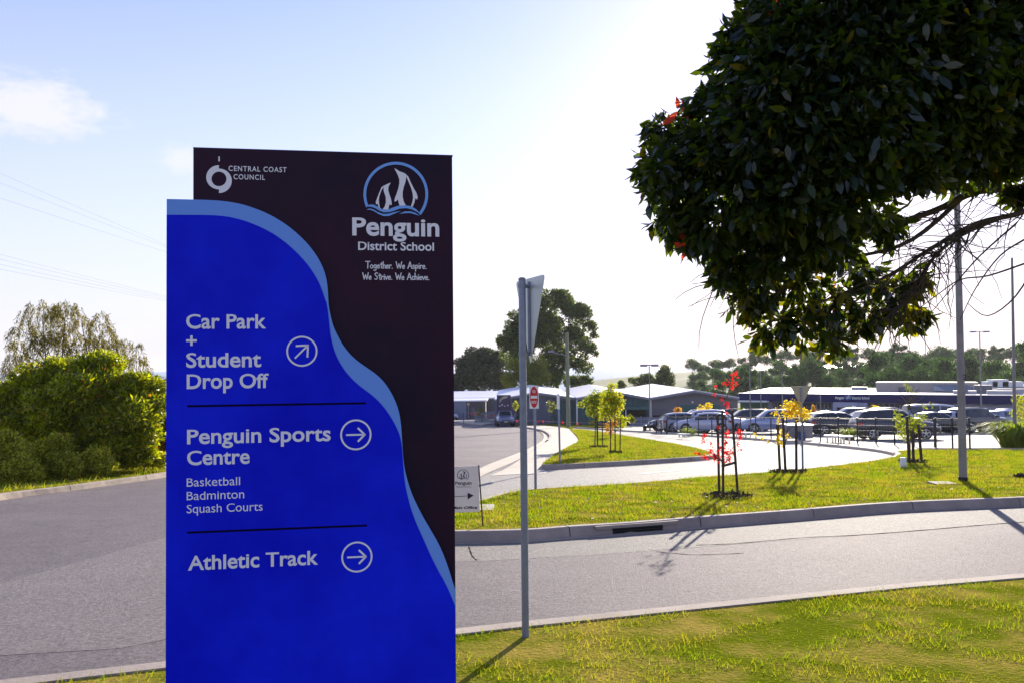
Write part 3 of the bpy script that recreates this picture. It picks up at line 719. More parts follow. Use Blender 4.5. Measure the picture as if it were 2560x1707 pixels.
# ------------------------------------------------------------------ lamp and timber poles
M_pole = mat('lamp_pole_grey', (.27, .25, .25), .6, (.20, .185, .19), 3, metal=.2)
M_black = mat('black_rubber', (.012, .012, .014), .6)
def light_pole(px, base, top, w0, w1, label, h=.1, head=None, d=None, skirt=False, m=M_pole, ptop=None):
    q = W(px, base, h) if d is None else A(px, base, d)
    dN = q.y; z = A(px, top, dN).z-q.z; k = dN/2000
    t_ = thing('light_pole', label, 'light pole', q)
    dxt = (A(ptop, top, dN).x-q.x) if ptop else 0
    obj('pole', MB().tube([(0, 0, 0), (dxt*.5, 0, z*.5), (dxt, 0, z)], [w0*k/2, (w0+w1)*k/4, w1*k/2], 14), m, t_, .6)
    if skirt: obj('pole_base', MB().lathe([(w0*k*.58, 0), (w0*k*.58, .16), (w0*k*.53, .17)], 16), M_black, t_, .6)
    if head:
        l = head*k
        b_ = MB().bar((dxt-l, 0, z), (dxt+l, 0, z), .08, .08); obj('cross_arm', b_, m, t_)
        for s_ in (-1, 1): obj('floodlight', MB().box(dxt+s_*l-.25, dxt+s_*l+.25, -.25, .25, z-.12, z+.06), M_galv, t_)
    return t_
LP = light_pole(2408, 1209, -250, 19, 9, 'thick grey light pole with black base on the front lawn', skirt=True, ptop=2376)
b = MB(); d0 = 19.6
fit = MB()
obj('lettering', fit_text(MB(), '2', .02, .085, 2.45, .13, lambda a, b_: (a-.02, -.118, b_), .02), M_ink, LP)
light_pole(2538, 1118, 645, 9, 5, 'bare dark pole standing in the grassy clump at the right edge', ptop=2530)
light_pole(2453, 1016, 829, 4.0, 2.4, 'floodlight mast with two-armed head behind the parked cars', d=95, head=17, ptop=2449)
light_pole(1877, 1080, 868, 3.6, 2.2, 'thin pale pole rising right of the red sapling', ptop=1873)
light_pole(1903, 1062, 925, 3.2, 2.2, 'thin pale pole in front of the pale green awning', ptop=1901)
light_pole(1957, 1052, 930, 3, 2, 'thin pole before the navy fascia left of the tan road sign')
light_pole(1625, 1075, 912, 4, 2, 'two-armed floodlight mast at the valley of the glaring roof', head=14, ptop=1623)
light_pole(2052, 1040, 985, 3, 2.4, 'slender post left of the white school entrance', d=100)
q = W(1421, 1068, .05); dN = q.y; k = dN/2000
t = thing('timber_pole', 'greenish timber utility pole with a street lamp arm by the footpath', 'utility pole', q)
z = lambda py: A(1418, py, dN).z-q.z
obj('pole', MB().tube([(0, 0, 0), (-.06, 0, z(832))], [.2, .16], 12), mat('green_timber', (.16, .20, .13), .9, (.24, .25, .18), 8), t, .6)
obj('lamp_arm', MB().tube([(-.05, 0, z(888)), (-.9, -.1, z(884)), (-1.5, -.15, z(879))], .035, 8), M_galv, t, .6)
obj('lamp_head', MB().box(-1.85, -1.3, -.3, 0, z(880), z(876)), M_galv, t)
q = W(1411, 1050, 0)
# overhead wires in the left sky, carried by a pole that the sign hides
q = Vector((-14.5, 62, gz(62)+.1))
t = thing('power_pole', 'timber power pole behind the blue sign carrying the overhead wires', 'utility pole', q)
obj('pole', MB().tube([(0, 0, 0), (0, 0, 10.4)], [.17, .12], 10), M_stake, t, .6)
obj('cross_arm', MB().bar((-1.1, 0, 9.9), (1.1, 0, 9.9), .1, .12), M_stake, t)
obj('cross_arm', MB().bar((-.9, 0, 7.9), (.9, 0, 7.9), .1, .12), M_stake, t)
M_wire = mat('wire', (.45, .47, .52), .6)
ends = [(-1.0, 9.97), (0, 9.97), (1.0, 9.97), (-.8, 7.97), (-.3, 7.97), (.3, 7.97), (.8, 7.97)]
starts = [(-120, 372, 26), (-120, 402, 26), (-120, 447, 26), (-120, 598, 30), (-120, 612, 30), (-120, 628, 30), (-120, 642, 30)]
for i, ((ex, ez), (px, py, d_)) in enumerate(zip(ends, starts)):
    p = A(px, py, d_); e_ = q+Vector((ex, 0, ez)); pts = []
    p = p + (p-e_)*.25
    for k in range(15):
        s_ = k/14; v = p.lerp(e_, s_); v.z -= 4*.18*s_*(1-s_); pts.append(v)
    tag(obj('overhead_wire', MB().tube(pts, .0055, 5), M_wire), 'thin overhead wire crossing the sky left of the blue sign', 'wire', 'overhead wires left of the sign')

# ------------------------------------------------------------------ buildings
M_roof = mat('steel_roof', (.72, .72, .80), .48, (.66, .66, .74), .6, metal=.9, spec=.6)
M_roofd = mat('roof_trim', (.22, .21, .25), .5)
M_glass = mat('dark_glass', (.012, .014, .03), .08, spec=.6)
M_door = mat('door_grey', (.12, .12, .15), .5)
def clad(name, c, pitch=.25):
    if name in _m: return _m[name]
    m = mat(name, c, .55, tuple(x*.85 for x in c), .8)
    t_ = m.node_tree; g = N('ShaderNodeNewGeometry', t_); wv = N('ShaderNodeTexWave', t_, bands_direction='X'); wv.inputs['Scale'].default_value = 1/pitch*.32
    t_.links.new(g.outputs['Position'], wv.inputs['Vector']); bp2 = N('ShaderNodeBump', t_); bp2.inputs['Strength'].default_value = .6; bp2.inputs['Distance'].default_value = .03
    t_.links.new(wv.outputs['Fac'], bp2.inputs['Height']); t_.links.new(bp2.outputs[0], t_.nodes['Principled BSDF'].inputs['Normal'])
    return m
M_wblue = clad('blue_grey_cladding', (.13, .14, .21)); M_wteal = clad('teal_cladding', (.05, .105, .12)); M_wgrey = clad('mauve_grey_block', (.155, .145, .165), 2.0)
M_green = mat('green_panel', (.05, .13, .12), .6)
def gable_hall(px0, px1, valley0, valley1, peakpx, peak, d, depth, label, mw_, name='gabled_hall', over=.35):
    a0, a1, pk = A(px0, valley0, d), A(px1, valley1, d), A(peakpx, peak, d)
    g0 = gz(d)-.05
    t_ = thing(name, label, 'building', (a0.x, d, g0))
    wv = a1.x-a0.x; e0, e1, zp, xp = a0.z-g0, a1.z-g0, pk.z-g0, pk.x-a0.x
    prof = [(0, 0), (wv, 0), (wv, e1-.06), (xp, zp-.06), (0, e0-.06)]
    obj('wall', MB().prism(prof, lambda a, z_: (a, .3, z_), lambda a, z_: (a, depth, z_)), mw_, t_)
    b_ = MB(); th = .12
    b_.prism([(0, e0-.05), (xp, zp-.05), (wv, e1-.05), (wv, e1-.05+th), (xp, zp-.05+th), (0, e0-.05+th)], lambda a, z_: (a, -over, z_), lambda a, z_: (a, depth+over, z_))
    obj('roof', b_, M_roof, t_)
    b_ = MB()
    for (xa, za), (xb, zb) in (((0, e0), (xp, zp)), ((xp, zp), (wv, e1))):
        b_.bar((xa, -over-.03, za-.12), (xb, -over-.03, zb-.12), .05, .22)
    obj('barge_board', b_, M_roofd, t_)
    return t_, (lambda px: A(px, 1000, d+.25).x-a0.x), (lambda py: A((px0+px1)/2, py, d+.25).z-g0)
H1, X1, Z1 = gable_hall(1236, 1441, 998, 994, 1340, 980, 90, 30, 'blue-grey and teal hall behind the timber pole, with low gabled roof', M_wblue)
obj('teal_cladding', MB().box(X1(1378), X1(1441)-.02, .22, .29, 0, Z1(1001)), M_wteal, H1)
obj('downpipe', MB().tube([(X1(1306), .22, 0), (X1(1306), .22, Z1(1000))], .07, 8), M_white, H1)
obj('window', MB().box(X1(1293), X1(1298), .2, .28, Z1(1045), Z1(1012)), M_glass, H1)
H2, X2, Z2 = gable_hall(1441, 1624, 994, 994, 1530, 977, 88, 26, 'teal hall with a shaded verandah, between timber pole and floodlight mast', M_wteal)
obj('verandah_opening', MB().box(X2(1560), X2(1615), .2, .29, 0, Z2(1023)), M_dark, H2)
obj('canopy', MB().box(X2(1555), X2(1618), -.9, .25, Z2(1022), Z2(1016)), M_green, H2)
obj('verandah_post', MB().box(X2(1560), X2(1562), -.8, -.7, 0, Z2(1022)), M_white, H2)
obj('downpipe', MB().tube([(X2(1442), .2, 0), (X2(1442), .2, Z2(996))], .08, 8), M_white, H2)
H3, X3, Z3 = gable_hall(1624, 1846, 994, 993, 1734, 975, 88, 26, 'mauve-grey hall under the sun-glared gabled roof behind the cars', M_wgrey)
obj('green_panel', MB().box(X3(1696), X3(1800), .2, .29, Z3(1036), Z3(1011)), M_green, H3)
for a_, b_, y0_, y1_ in ((1632, 1653, 1044, 1036), (1669, 1688, 1042, 1035), (1700, 1723, 1044, 1036), (1731, 1760, 1044, 1036), (1775, 1800, 1044, 1036)):
    obj('window', MB().box(X3(a_), X3(b_), .18, .27, Z3(y0_), Z3(y1_)), M_glass, H3)
obj('vent', MB().box(X3(1729), X3(1733), .15, .27, Z3(1006), Z3(1002)), M_white, H3)
obj('downpipe', MB().tube([(X3(1626), .2, 0), (X3(1626), .2, Z3(997))], .1, 8), M_white, H3)
# left blocks behind the billboard
d = 141; a0 = A(1060, 994, d); a1 = A(1236, 994, d); g0 = gz(d)
t = thing('classroom_block', 'blue-grey classroom block with wide pale roof, behind the flat-roofed annexe', 'building', (a0.x, d, g0))
wv = a1.x-a0.x; e_ = a0.z-g0; zr = A(1230, 976, d+15).z-g0
obj('wall', MB().box(0, wv, .4, 30, 0, e_-.02), M_wblue, t)
b = MB().add([(-.5, -.2, e_), (wv+.6, -.2, e_), (wv+.6, 15, zr), (4, 15, zr), (-.5, 30.5, e_), (wv+.6, 30.5, e_), (-.5, -.2, e_-.25), (wv+.6, -.2, e_-.25)],
             [(0, 1, 2, 3), (3, 2, 5, 4), (0, 3, 4), (6, 7, 1, 0), (1, 5, 2)])
obj('roof', b, M_roof, t)
d = 132; a0 = A(1125, 1003, d); a1 = A(1213, 1003, d); g0 = gz(d)
t = thing('flat_roofed_annexe', 'low flat-roofed blue-grey annexe behind the red bunting', 'building', (a0.x, d, g0))
e_ = a0.z-g0; wv = a1.x-a0.x; xm = A(1165, 1000, d).x-a0.x
obj('wall', MB().box(0, xm, .3, 8, 0, e_), clad('pale_blue_cladding', (.20, .23, .34)), t)
obj('brick_wall', MB().box(xm, wv, .34, 8, 0, e_-.05), clad('brown_cladding', (.09, .075, .10)), t)
obj('roof', MB().box(-.3, wv+.3, 0, 8.2, e_, e_+.18), M_roof, t)
obj('window', MB().box(.25, .65, .22, .31, e_*.45, e_*.8), M_glass, t)
obj('door', MB().box(wv-2.3, wv-1.75, .24, .35, 0, e_*.66), M_door, t)
# picture billboard: dark panel with an abstract golden swirl
q = A(1260, 1050, 87); g0 = gz(87)
t = thing('billboard', 'dark purple picture billboard above the approaching car', 'billboard', (q.x, 87, g0), R(-3))
X = lambda px: A(px, 1000, 87).x-q.x; Z = lambda py: A(1260, py, 87).z-g0
obj('panel', MB().box(X(1242), X(1277), 0, .12, Z(1036), Z(986.5)), mat('poster_purple', (.035, .022, .06), .5, (.06, .04, .09), 2), t)
b = MB(); fB = lambda a, b_: (X(a), -.006, Z(-b_))
b.flat([(1248, -1002), (1250, -996), (1256, -991), (1263, -989), (1270, -990), (1269, -993.5), (1262, -995.5), (1255, -998), (1250, -1005)][::-1], fB); obj('poster_swirl', b, mat('poster_gold', (.45, .40, .30), .6, (.2, .16, .16), 1.4), t)
for xa, ya, r in ((1249, 1014, 2.2), (1255, 1011, 2.6), (1262, 1014, 2), (1270, 1012.5, 2.4)):
    b = MB(); b.flat([(xa+r*math.cos(R(k)), -ya+r*.8*math.sin(R(k))) for k in range(0, 360, 30)], fB); obj('poster_light', b, mat('poster_pale', (.5, .42, .5), .6), t)
for px in (1244, 1275): obj('leg', MB().box(X(px)-.05, X(px)+.05, .02, .12, 0, Z(1036)), M_door, t)
# bunting with red flags and its pickets
M_flag = mat_leaf('flag_red', (.75, .06, .04), (.8, .12, .07), .5, .6, (1.3, 1.3, 1.3), .1)
def bunting(label, pts, d, flags):
    P = [A(x, y, d) for x, y in pts]; o_ = P[0]; t_ = thing('bunting', label, 'bunting', o_)
    L_ = [p-o_ for p in P]
    obj('cord', MB().tube([tuple(p) for p in L_], .012, 5), mat('cord_pale', (.5, .35, .33), .7), t_)
    for fx, fy in flags:
        c_ = A(fx, fy, d)-o_; s_ = 2.3*d/2000
        obj('flag', MB().prism([(-s_, .06), (0, -s_*2.2), (s_, .06)], lambda a, b_: (c_.x+a, -.016, c_.z+b_), lambda a, b_: (c_.x+a, -.022, c_.z+b_)), M_flag, t_)
    return t_
bunting('slack string of red flags before the flat-roofed annexe', [(1158, 1031), (1180, 1031), (1200, 1033), (1217, 1039), (1232, 1031), (1243, 1031)], 102, [(1178.5, 1032.5), (1184, 1033), (1189, 1032.5), (1193, 1032), (1218, 1039), (1230.5, 1035), (1230.5, 1038)])
bunting('low string of spaced red flags along the foot of the teal hall', [(1285, 1049), (1345, 1051), (1400, 1054), (1470, 1056), (1550, 1060)], 78, [(1293, 1051), (1345, 1052), (1358, 1052), (1407, 1054), (1444, 1058), (1507, 1058)])
for px, top, lab in ((1159, 1031, 'left end'), (1243, 1030, 'billboard end')):
    q = A(px, 1060, 102); g0 = gz(102)
    tag(obj('picket', MB().tube([(q.x, 102, g0), (q.x, 102, A(px, top, 102).z)], .035, 6), M_stake, None), f'thin timber picket holding the {lab} of the slack red bunting', 'picket')
# pale pool-style fence before the left blocks and by the hall
def paling_fence(label, pxa, pxb, d, top, n):
    q0, q1 = A(pxa, top, d), A(pxb, top, d); g0 = gz(d); t_ = thing('paling_fence', label, 'fence', (q0.x, d, g0)); wv = q1.x-q0.x; h_ = q0.z-g0
    b_ = MB()
    for i in range(n): x = wv*i/(n-1); b_.box(x-.03, x+.03, -.01, .01, .1, h_)
    obj('palings', b_, mat('fence_bluegrey', (.22, .25, .34), .6), t_)
    obj('rail', MB().box(0, wv, .012, .04, h_-.25, h_-.17), mat('fence_bluegrey', (0, 0, 0)), t_); obj('rail', MB().box(0, wv, .012, .04, .25, .33), mat('fence_bluegrey', (0, 0, 0)), t_)
    for i in range(4): x = wv*i/3; obj('post', MB().box(x-.04, x+.04, .042, .12, 0, h_+.05), mat('fence_bluegrey', (0, 0, 0)), t_)
paling_fence('blue-grey paling fence behind the approaching car', 1187, 1236, 106, 1028, 34)
paling_fence('pale wire-thin fence under the verandah of the teal hall', 1578, 1652, 80, 1042, 26)
# sign on a post by the annexe
q = A(1171, 1045, 120); g0 = gz(120); t = thing('small_sign', 'small tan sign on a post before the flat-roofed annexe', 'sign', (q.x, 120, g0))
obj('pole', MB().tube([(0, 0, 0), (0, 0, A(1171, 1010, 120).z-g0)], .04, 8), M_galv, t)
obj('plate', MB().box(-.2, .2, -.06, -.042, A(1171, 1012, 120).z-g0, A(1171, 1006, 120).z-g0), mat('tan_plate', (.5, .38, .28), .6), t)

# the school
d0, d1 = 121.0, 103.0
sa, sb = A(1846, 983, d0), A(2640, 994, d1)
su2 = Vector((sb.x-sa.x, sb.y-sa.y, 0)); SLn = su2.length; su2.normalize(); s_ang = math.atan2(su2.y, su2.x)
g0 = gz(d0)-.2
sch = thing('school_building', 'long low school building with navy fascia lettered Penguin District School', 'building', (sa.x, sa.y, g0), s_ang)
snn = Vector((su2.y, -su2.x, 0))
def SS(px, py, off=0.0):
    d = ray(px, py); o_ = Vector((sa.x, sa.y, 0)) + snn*off
    t_ = (o_-CAM).dot(snn)/d.dot(snn); q_ = CAM+d*t_
    return ((q_-Vector((sa.x, sa.y, 0))).dot(su2), q_.z-g0)
M_navy = mat('navy_fascia', (.013, .012, .085), .7, (.016, .016, .10), .5, spec=.05)
M_render = mat('pale_render', (.40, .40, .50), .7, (.36, .36, .46), .5)
M_beige = mat('beige_plant', (.42, .36, .32), .7, (.36, .31, .28), .5)
M_mull = mat('mullion', (.20, .21, .28), .5)
M_rooflt = mat('pale_roof', (.46, .45, .48), .55, (.36, .35, .38), .25, metal=.1)
ft = SS(2100, 984.5)[1]; fb = SS(2100, 1004.5)[1]
obj('fascia', MB().box(0, SLn, 0, .6, fb, ft), M_navy, sch)
obj('wall', MB().box(0, SLn, 1.2, 40, 0, fb), mat('navy_wall', (.022, .024, .075), .6), sch)
obj('soffit', MB().box(0, SLn, .05, 1.25, fb-.06, fb-.004), M_door, sch)
obj('roof', MB().box(-.2, SLn, .62, 30, ft-.25, ft-.08), M_rooflt, sch)
obj('roof_cap', MB().box(0, SLn, -.02, .64, ft, ft+.07), M_white, sch)
def win(pa, pb, ya, yb, n):
    x0_, z1_ = SS(pa, ya, -1.15); x1_, _ = SS(pb, ya, -1.15); z0_ = SS(pa, yb, -1.15)[1]
    w_ = obj('window', MB().box(x0_, x1_, 1.12, 1.18, z0_, z1_), M_glass, sch)
    b_ = MB()
    for i in range(n+1): x = x0_+(x1_-x0_)*i/n; b_.box(x-.06, x+.06, 1.06, 1.115, z0_, z1_)
    zc = z0_+(z1_-z0_)*.55; b_.box(x0_, x1_, 1.07, 1.11, zc-.05, zc+.05)
    f_ = obj('frame', b_, M_mull, w_)
win(1932, 1968, 1006, 1029, 3); win(2032, 2080, 1008, 1038, 5); win(2170, 2250, 1008, 1032, 6); win(2285, 2382, 1011, 1036, 6)
for pa, pb in ((1918, 1931), (1969, 1990)):
    x0_, x1_ = SS(pa, 1010, -1.1)[0], SS(pb, 1010, -1.1)[0]; obj('wall_panel', MB().box(x0_, x1_, 1.05, 1.17, 0, fb-.1), M_render, sch)
x0_ = SS(2384, 1020, -1)[0]; obj('wall_panel', MB().box(x0_, SLn-.3, 1.02, 1.17, 0, fb-.1), M_render, sch)
# entrance portal
xa, xb = SS(2082, 1010, 2)[0], SS(2143, 1010, 2)[0]; zt2 = SS(2100, 1006, 2)[1]; wd = (xb-xa)
po = [(xa, 0), (xa+.16*wd, 0), (xa+.16*wd, zt2*.78), (xb-.1*wd, zt2*.78), (xb-.1*wd, 0), (xb, 0), (xb, zt2), (xa, zt2)]
obj('entrance_portal', MB().prism(po, lambda a, z_: (a, -2, z_), lambda a, z_: (a, -.05, z_)), M_render, sch)
xc = SS(2168, 1010, 0)[0]
obj('entrance_side', MB().box(xb+.01, xc, -.35, 1.0, 0, zt2-.05), M_render, sch)
dr = obj('entrance_door', MB().box(xa+.17*wd, xb-.11*wd, -.12, -.06, 0, zt2*.77), M_glass, sch)
obj('frame', MB().box(xa+.5*wd, xa+.53*wd, -.18, -.125, 0, zt2*.77), M_mull, dr)
# fascia lettering and round badge
fs = lambda a, z_: (lambda q_: (q_[0], -.04, q_[1]))(SS(a, -z_))
obj('lettering', fit_text(MB(), 'Penguin', 2088, 2110, -996.5, 6.2, fs, .02), M_white, sch)
obj('lettering', fit_text(MB(), 'District School', 2130.5, 2173.5, -997, 6.2, fs, .02), M_white, sch)
mw, mb2 = MB(), MB(); s6 = 17/770.
logo(mw, mb2, lambda x, y: (lambda q_: (q_[0], -.09, q_[1]))(SS(2120.5+(x-615)*s6, 991.5+(abs(y)-457)*s6)))
obj('badge_disc', MB().flat([(2120.5+8.6*math.cos(R(k)), -991.5+8.6*math.sin(R(k))) for k in range(0, 360, 15)], lambda a, z_: (lambda q_: (q_[0], -.07, q_[1]))(SS(a, -z_))), mat('badge_navy', (.012, .02, .10), .5), sch)
obj('badge_ring', mb2, mat('badge_blue', (.16, .36, .85)), sch); obj('penguin_badge', mw, M_white, sch)
# plant room and skylight
off = -14
x0_, zt3 = SS(2189, 955, off); x1_ = SS(2446, 955, off)[0]
obj('plant_room', MB().box(x0_, x1_, 14, 20, ft-.1, zt3), M_beige, sch)
obj('louvre', MB().box(SS(2246, 970, off)[0], SS(2272, 970, off)[0], 13.9, 13.98, SS(2250, 981, off)[1], SS(2250, 967, off)[1]), M_door, sch)
x2_, x3_ = SS(2345, 960, -13)[0], SS(2446, 984, -11)[0]
b = MB(); nrib = 11; za, zb = ft+.1, zt3-.35
b.add([(x2_+1.2, 11.6, za), (x3_+.4, 11.6, za), (x3_-1.6, 13.9, zb), (x2_-.6, 13.9, zb)], [(0, 1, 2, 3)])
b.add([(x2_+1.2, 11.6, za), (x2_-.6, 13.9, zb), (x2_-.6, 13.9, za)], [(0, 1, 2)]); b.add([(x3_+.4, 11.6, za), (x3_-1.6, 13.9, zb), (x3_-1.6, 13.9, za)], [(0, 1, 2)])
sk = obj('skylight', b, mat('skylight_glass', (.45, .48, .56), .15, spec=.6), sch)
b = MB()
for i in range(nrib+1):
    s_ = i/nrib; b.bar((x2_+1.2+(x3_-.8-x2_)*s_, 11.58, za+.05), (x2_-.6+(x3_-1-x2_)*s_, 13.88, zb+.05), .10, .06)
obj('glazing_bar', b, M_mull, sk)
for pxc, pyc, ww, hh, yy in ((2148, 972, 1.2, .4, 20), (2402, 983, .9, .5, 3), (2425, 984, .8, .5, 3), (2458, 976, 1.1, 1.1, 9), (2500, 983, 1.5, .5, 4), (2540, 978, 2.2, .7, 6), (2508, 973, 1.6, .4, 14)):
    x = SS(pxc, pyc, -yy)[0]; obj('roof_unit', MB().box(x-ww, x+ww, yy, yy+1.2, ft-.1, ft+hh), M_rooflt if hh < 1 else M_door, sch)
obj('awning', MB().box(SS(1848, 1005, .5)[0], SS(1922, 1004, .5)[0], -2.2, -.05, fb-.05, fb+.12), M_white, sch)
obj('green_wall', MB().box(SS(1850, 1010)[0], SS(1916, 1010)[0], .7, 1.15, 0, fb-.1), M_green, sch)
# more roofs of the school behind
t = thing('roof_plant_block', 'white boxy plant housings and pale roof far right behind the school', 'building', A(2470, 975, 150))
q = A(2470, 975, 150)
obj('wall', MB().box(-2, 20, 0, 16, gz(150)-q.z-1, A(2470, 969, 150).z-q.z), M_beige, t)
obj('roof', MB().box(-2.3, 20.3, -.4, 16.4, A(2470, 969, 150).z-q.z, A(2470, 967, 150).z-q.z), M_rooflt, t)
for px, w_, h_ in ((2497, 1.0, 1.0), (2518, 1.5, 1.4), (2550, 2.0, 1.0)):
    x = A(px, 960, 150).x-q.x; z = A(px, 967, 150).z-q.z; obj('roof_unit', MB().box(x-w_, x+w_, 2, 4, z, z+h_*1.0), M_white, t)

# ------------------------------------------------------------------ plants
def norm(a): return a/np.maximum(np.linalg.norm(a, axis=1, keepdims=True), 1e-9)
def leafset(P, L, Wd, axis, rng, jit=.6, curve=0.0):
    """rhombus leaves from points P along (noisy) axis"""
    n = len(P); a = norm(axis + rng.normal(0, jit, (n, 3))); s = norm(np.cross(a, norm(rng.normal(0, 1, (n, 3)))))
    l = L*rng.uniform(.65, 1.3, (n, 1)); w_ = Wd*rng.uniform(.7, 1.2, (n, 1))
    nn_ = np.cross(a, s)
    m0 = P + a*l*.45 + nn_*l*curve
    return np.stack([P, m0+s*w_*.5, P+a*l, m0-s*w_*.5], 1)
def blob(rng, c, r, n, shell=.35, squash=(1, 1, 1)):
    u = norm(rng.normal(0, 1, (n, 3))); rad = 1-np.abs(rng.normal(0, shell, (n, 1)))
    return np.array(c)+u*np.clip(rad, .05, 1.06)*r*np.array(squash), u
def blobs(rng, cs, n_tot, shell=.35, squash=(1, 1, .85)):
    vol = np.array([c[3]**2 for c in cs]); vol = vol/vol.sum(); P, U = [], []
    for c, k in zip(cs, vol): p, u = blob(rng, c[:3], c[3], max(6, int(n_tot*k)), shell, squash); P.append(p); U.append(u)
    return np.concatenate(P), np.concatenate(U)
def crown_spheres(rng, c, rx, ry, rz, n, rmin, rmax):
    o = []
    for i in range(n):
        u = norm(rng.normal(0, 1, (1, 3)))[0]; k = rng.uniform(.45, 1)**.6
        r = rng.uniform(rmin, rmax); o.append((c[0]+u[0]*k*(rx-r*.6), c[1]+u[1]*k*(ry-r*.6), c[2]+u[2]*k*(rz-r*.6), r))
    return o
M_bark = mat('bark_brown', (.09, .065, .05), .95, (.15, .12, .10), 9, bump=.7)
M_barkd = mat('bark_dark', (.045, .035, .03), .95, (.08, .06, .05), 12, bump=.6)
def limbs(base, spheres, r0, rng, n=7, fork=.4):
    b_ = MB(); top = max(s[2] for s in spheres); cx = sum(s[0] for s in spheres)/len(spheres); cy = sum(s[1] for s in spheres)/len(spheres)
    h = top-base[2]; mid_ = Vector((base[0]*.6+cx*.4, base[1]*.6+cy*.4, base[2]+h*fork)); B = Vector(base)
    b_.tube([B-Vector((0, 0, .1)), B.lerp(mid_, .5)+Vector((rng.normal(0, .02)*h, 0, 0)), mid_], [r0*1.15, r0*.85, r0*.65], 9)
    idx = rng.permutation(len(spheres))[:n]
    for i in idx:
        e = Vector(spheres[i][:3]); m_ = mid_.lerp(e, .5)+Vector((rng.normal(0, .05)*h, rng.normal(0, .05)*h, -.04*h))
        b_.tube([mid_-Vector((0, 0, .02*h)), m_, e], [r0*.5, r0*.3, r0*.1], 6)
    return b_
def tree(name, label, cat, base, spheres, n, L, Wd, lm, r0, seed, group=None, shell=.35, up=.2, bark=M_bark, nl=8, jit=.8, squash=(1, 1, .88), fork=.4, part='foliage', sub=0, subr=(.34, .62), core=.8):
    rng = np.random.default_rng(seed); b0 = Vector(base)
    t_ = thing(name, label, cat, b0, 0, group)
    sp = [(s[0]-b0.x, s[1]-b0.y, s[2]-b0.z, s[3]) for s in spheres]
    if sub:
        cl = [(x, y, z_, r_*core) for x, y, z_, r_ in sp]
        for x, y, z_, r_ in sp:
            u = norm(rng.normal(0, 1, (sub, 3))); u[:, 2] = np.where(u[:, 2] < -.3, -u[:, 2], u[:, 2])
            for q_ in u: k = rng.uniform(.55, .95); cl.append((x+q_[0]*r_*k, y+q_[1]*r_*k, z_+q_[2]*r_*k*squash[2], r_*rng.uniform(*subr)))
    else: cl = sp
    P, U = blobs(rng, cl, n, shell, squash)
    P = P[P[:, 2] > .03]; U = U[:len(P)]
    fast_mesh(part, leafset(P, L, Wd, U*.6+np.array([0, 0, up]), rng, jit), 4, lm, t_)
    obj('trunk', limbs((0, 0, 0), sp, r0, rng, nl, fork), bark, t_, .8)
    return t_
def PX(l, d, k=2000.): return [(*A(px, py, d+dd), r*d/k) for px, py, dd, r in l]   # spheres by place and radius in px

ML_bush = mat_leaf('shrub_leaf', (.03, .055, .003), (.33, .36, .018), .45, .3, (2.3, 2.2, .3), .45, rare=(.35, .07, .02), rare_amt=.012)
ML_low = mat_leaf('low_shrub_leaf', (.08, .10, .006), (.52, .52, .07), .45, .4, (2.0, 1.9, .4), .25)  # leaf colour raised to stand in for sunlight the big shrub blocks
ML_weep = mat_leaf('weeping_leaf', (.06, .062, .014), (.17, .15, .022), .45, .5, (1.9, 1.7, .7), .3)
ML_mag = mat_leaf('magnolia_leaf', (.007, .017, .010), (.024, .04, .009), .36, .2, (6.5, 5.4, .4), .5, rare=(.08, .07, .012), rare_amt=.015)
ML_euc = mat_leaf('gum_leaf', (.026, .055, .010), (.10, .135, .02), .5, .45, (2.0, 1.9, .7), .35)
ML_eucd = mat_leaf('dark_gum_leaf', (.022, .036, .02), (.055, .07, .03), .3, .5, (1.8, 1.7, .7), .3)
ML_yel = mat_leaf('yellow_green_leaf', (.10, .13, .015), (.2, .22, .03), .45, .45, (1.9, 1.8, .5), .3)
ML_lime = mat_leaf('lime_leaf', (.20, .27, .02), (.42, .42, .03), .55, .5, (1.7, 1.6, .5), .2, rare=(.5, .12, .03), rare_amt=.03)
ML_red = mat_leaf('scarlet_leaf', (.50, .012, .015), (.65, .04, .03), .5, .5, (1.6, 1.0, 1.0), .2)
ML_gold = mat_leaf('golden_leaf', (.62, .42, .012), (.78, .62, .05), .55, .5, (1.25, 1.25, .6), .2)
ML_orange = mat_leaf('orange_leaf', (.5, .22, .03), (.42, .34, .05), .5, .5, (1.4, 1.2, .6), .2)
ML_green = mat_leaf('fresh_leaf', (.13, .2, .02), (.28, .3, .03), .5, .5, (1.8, 1.7, .5), .25)
ML_hill = mat_leaf('hill_leaf', (.018, .055, .014), (.048, .105, .024), .4, .6, (1.8, 1.7, .7), .2)

rng = np.random.default_rng(3)
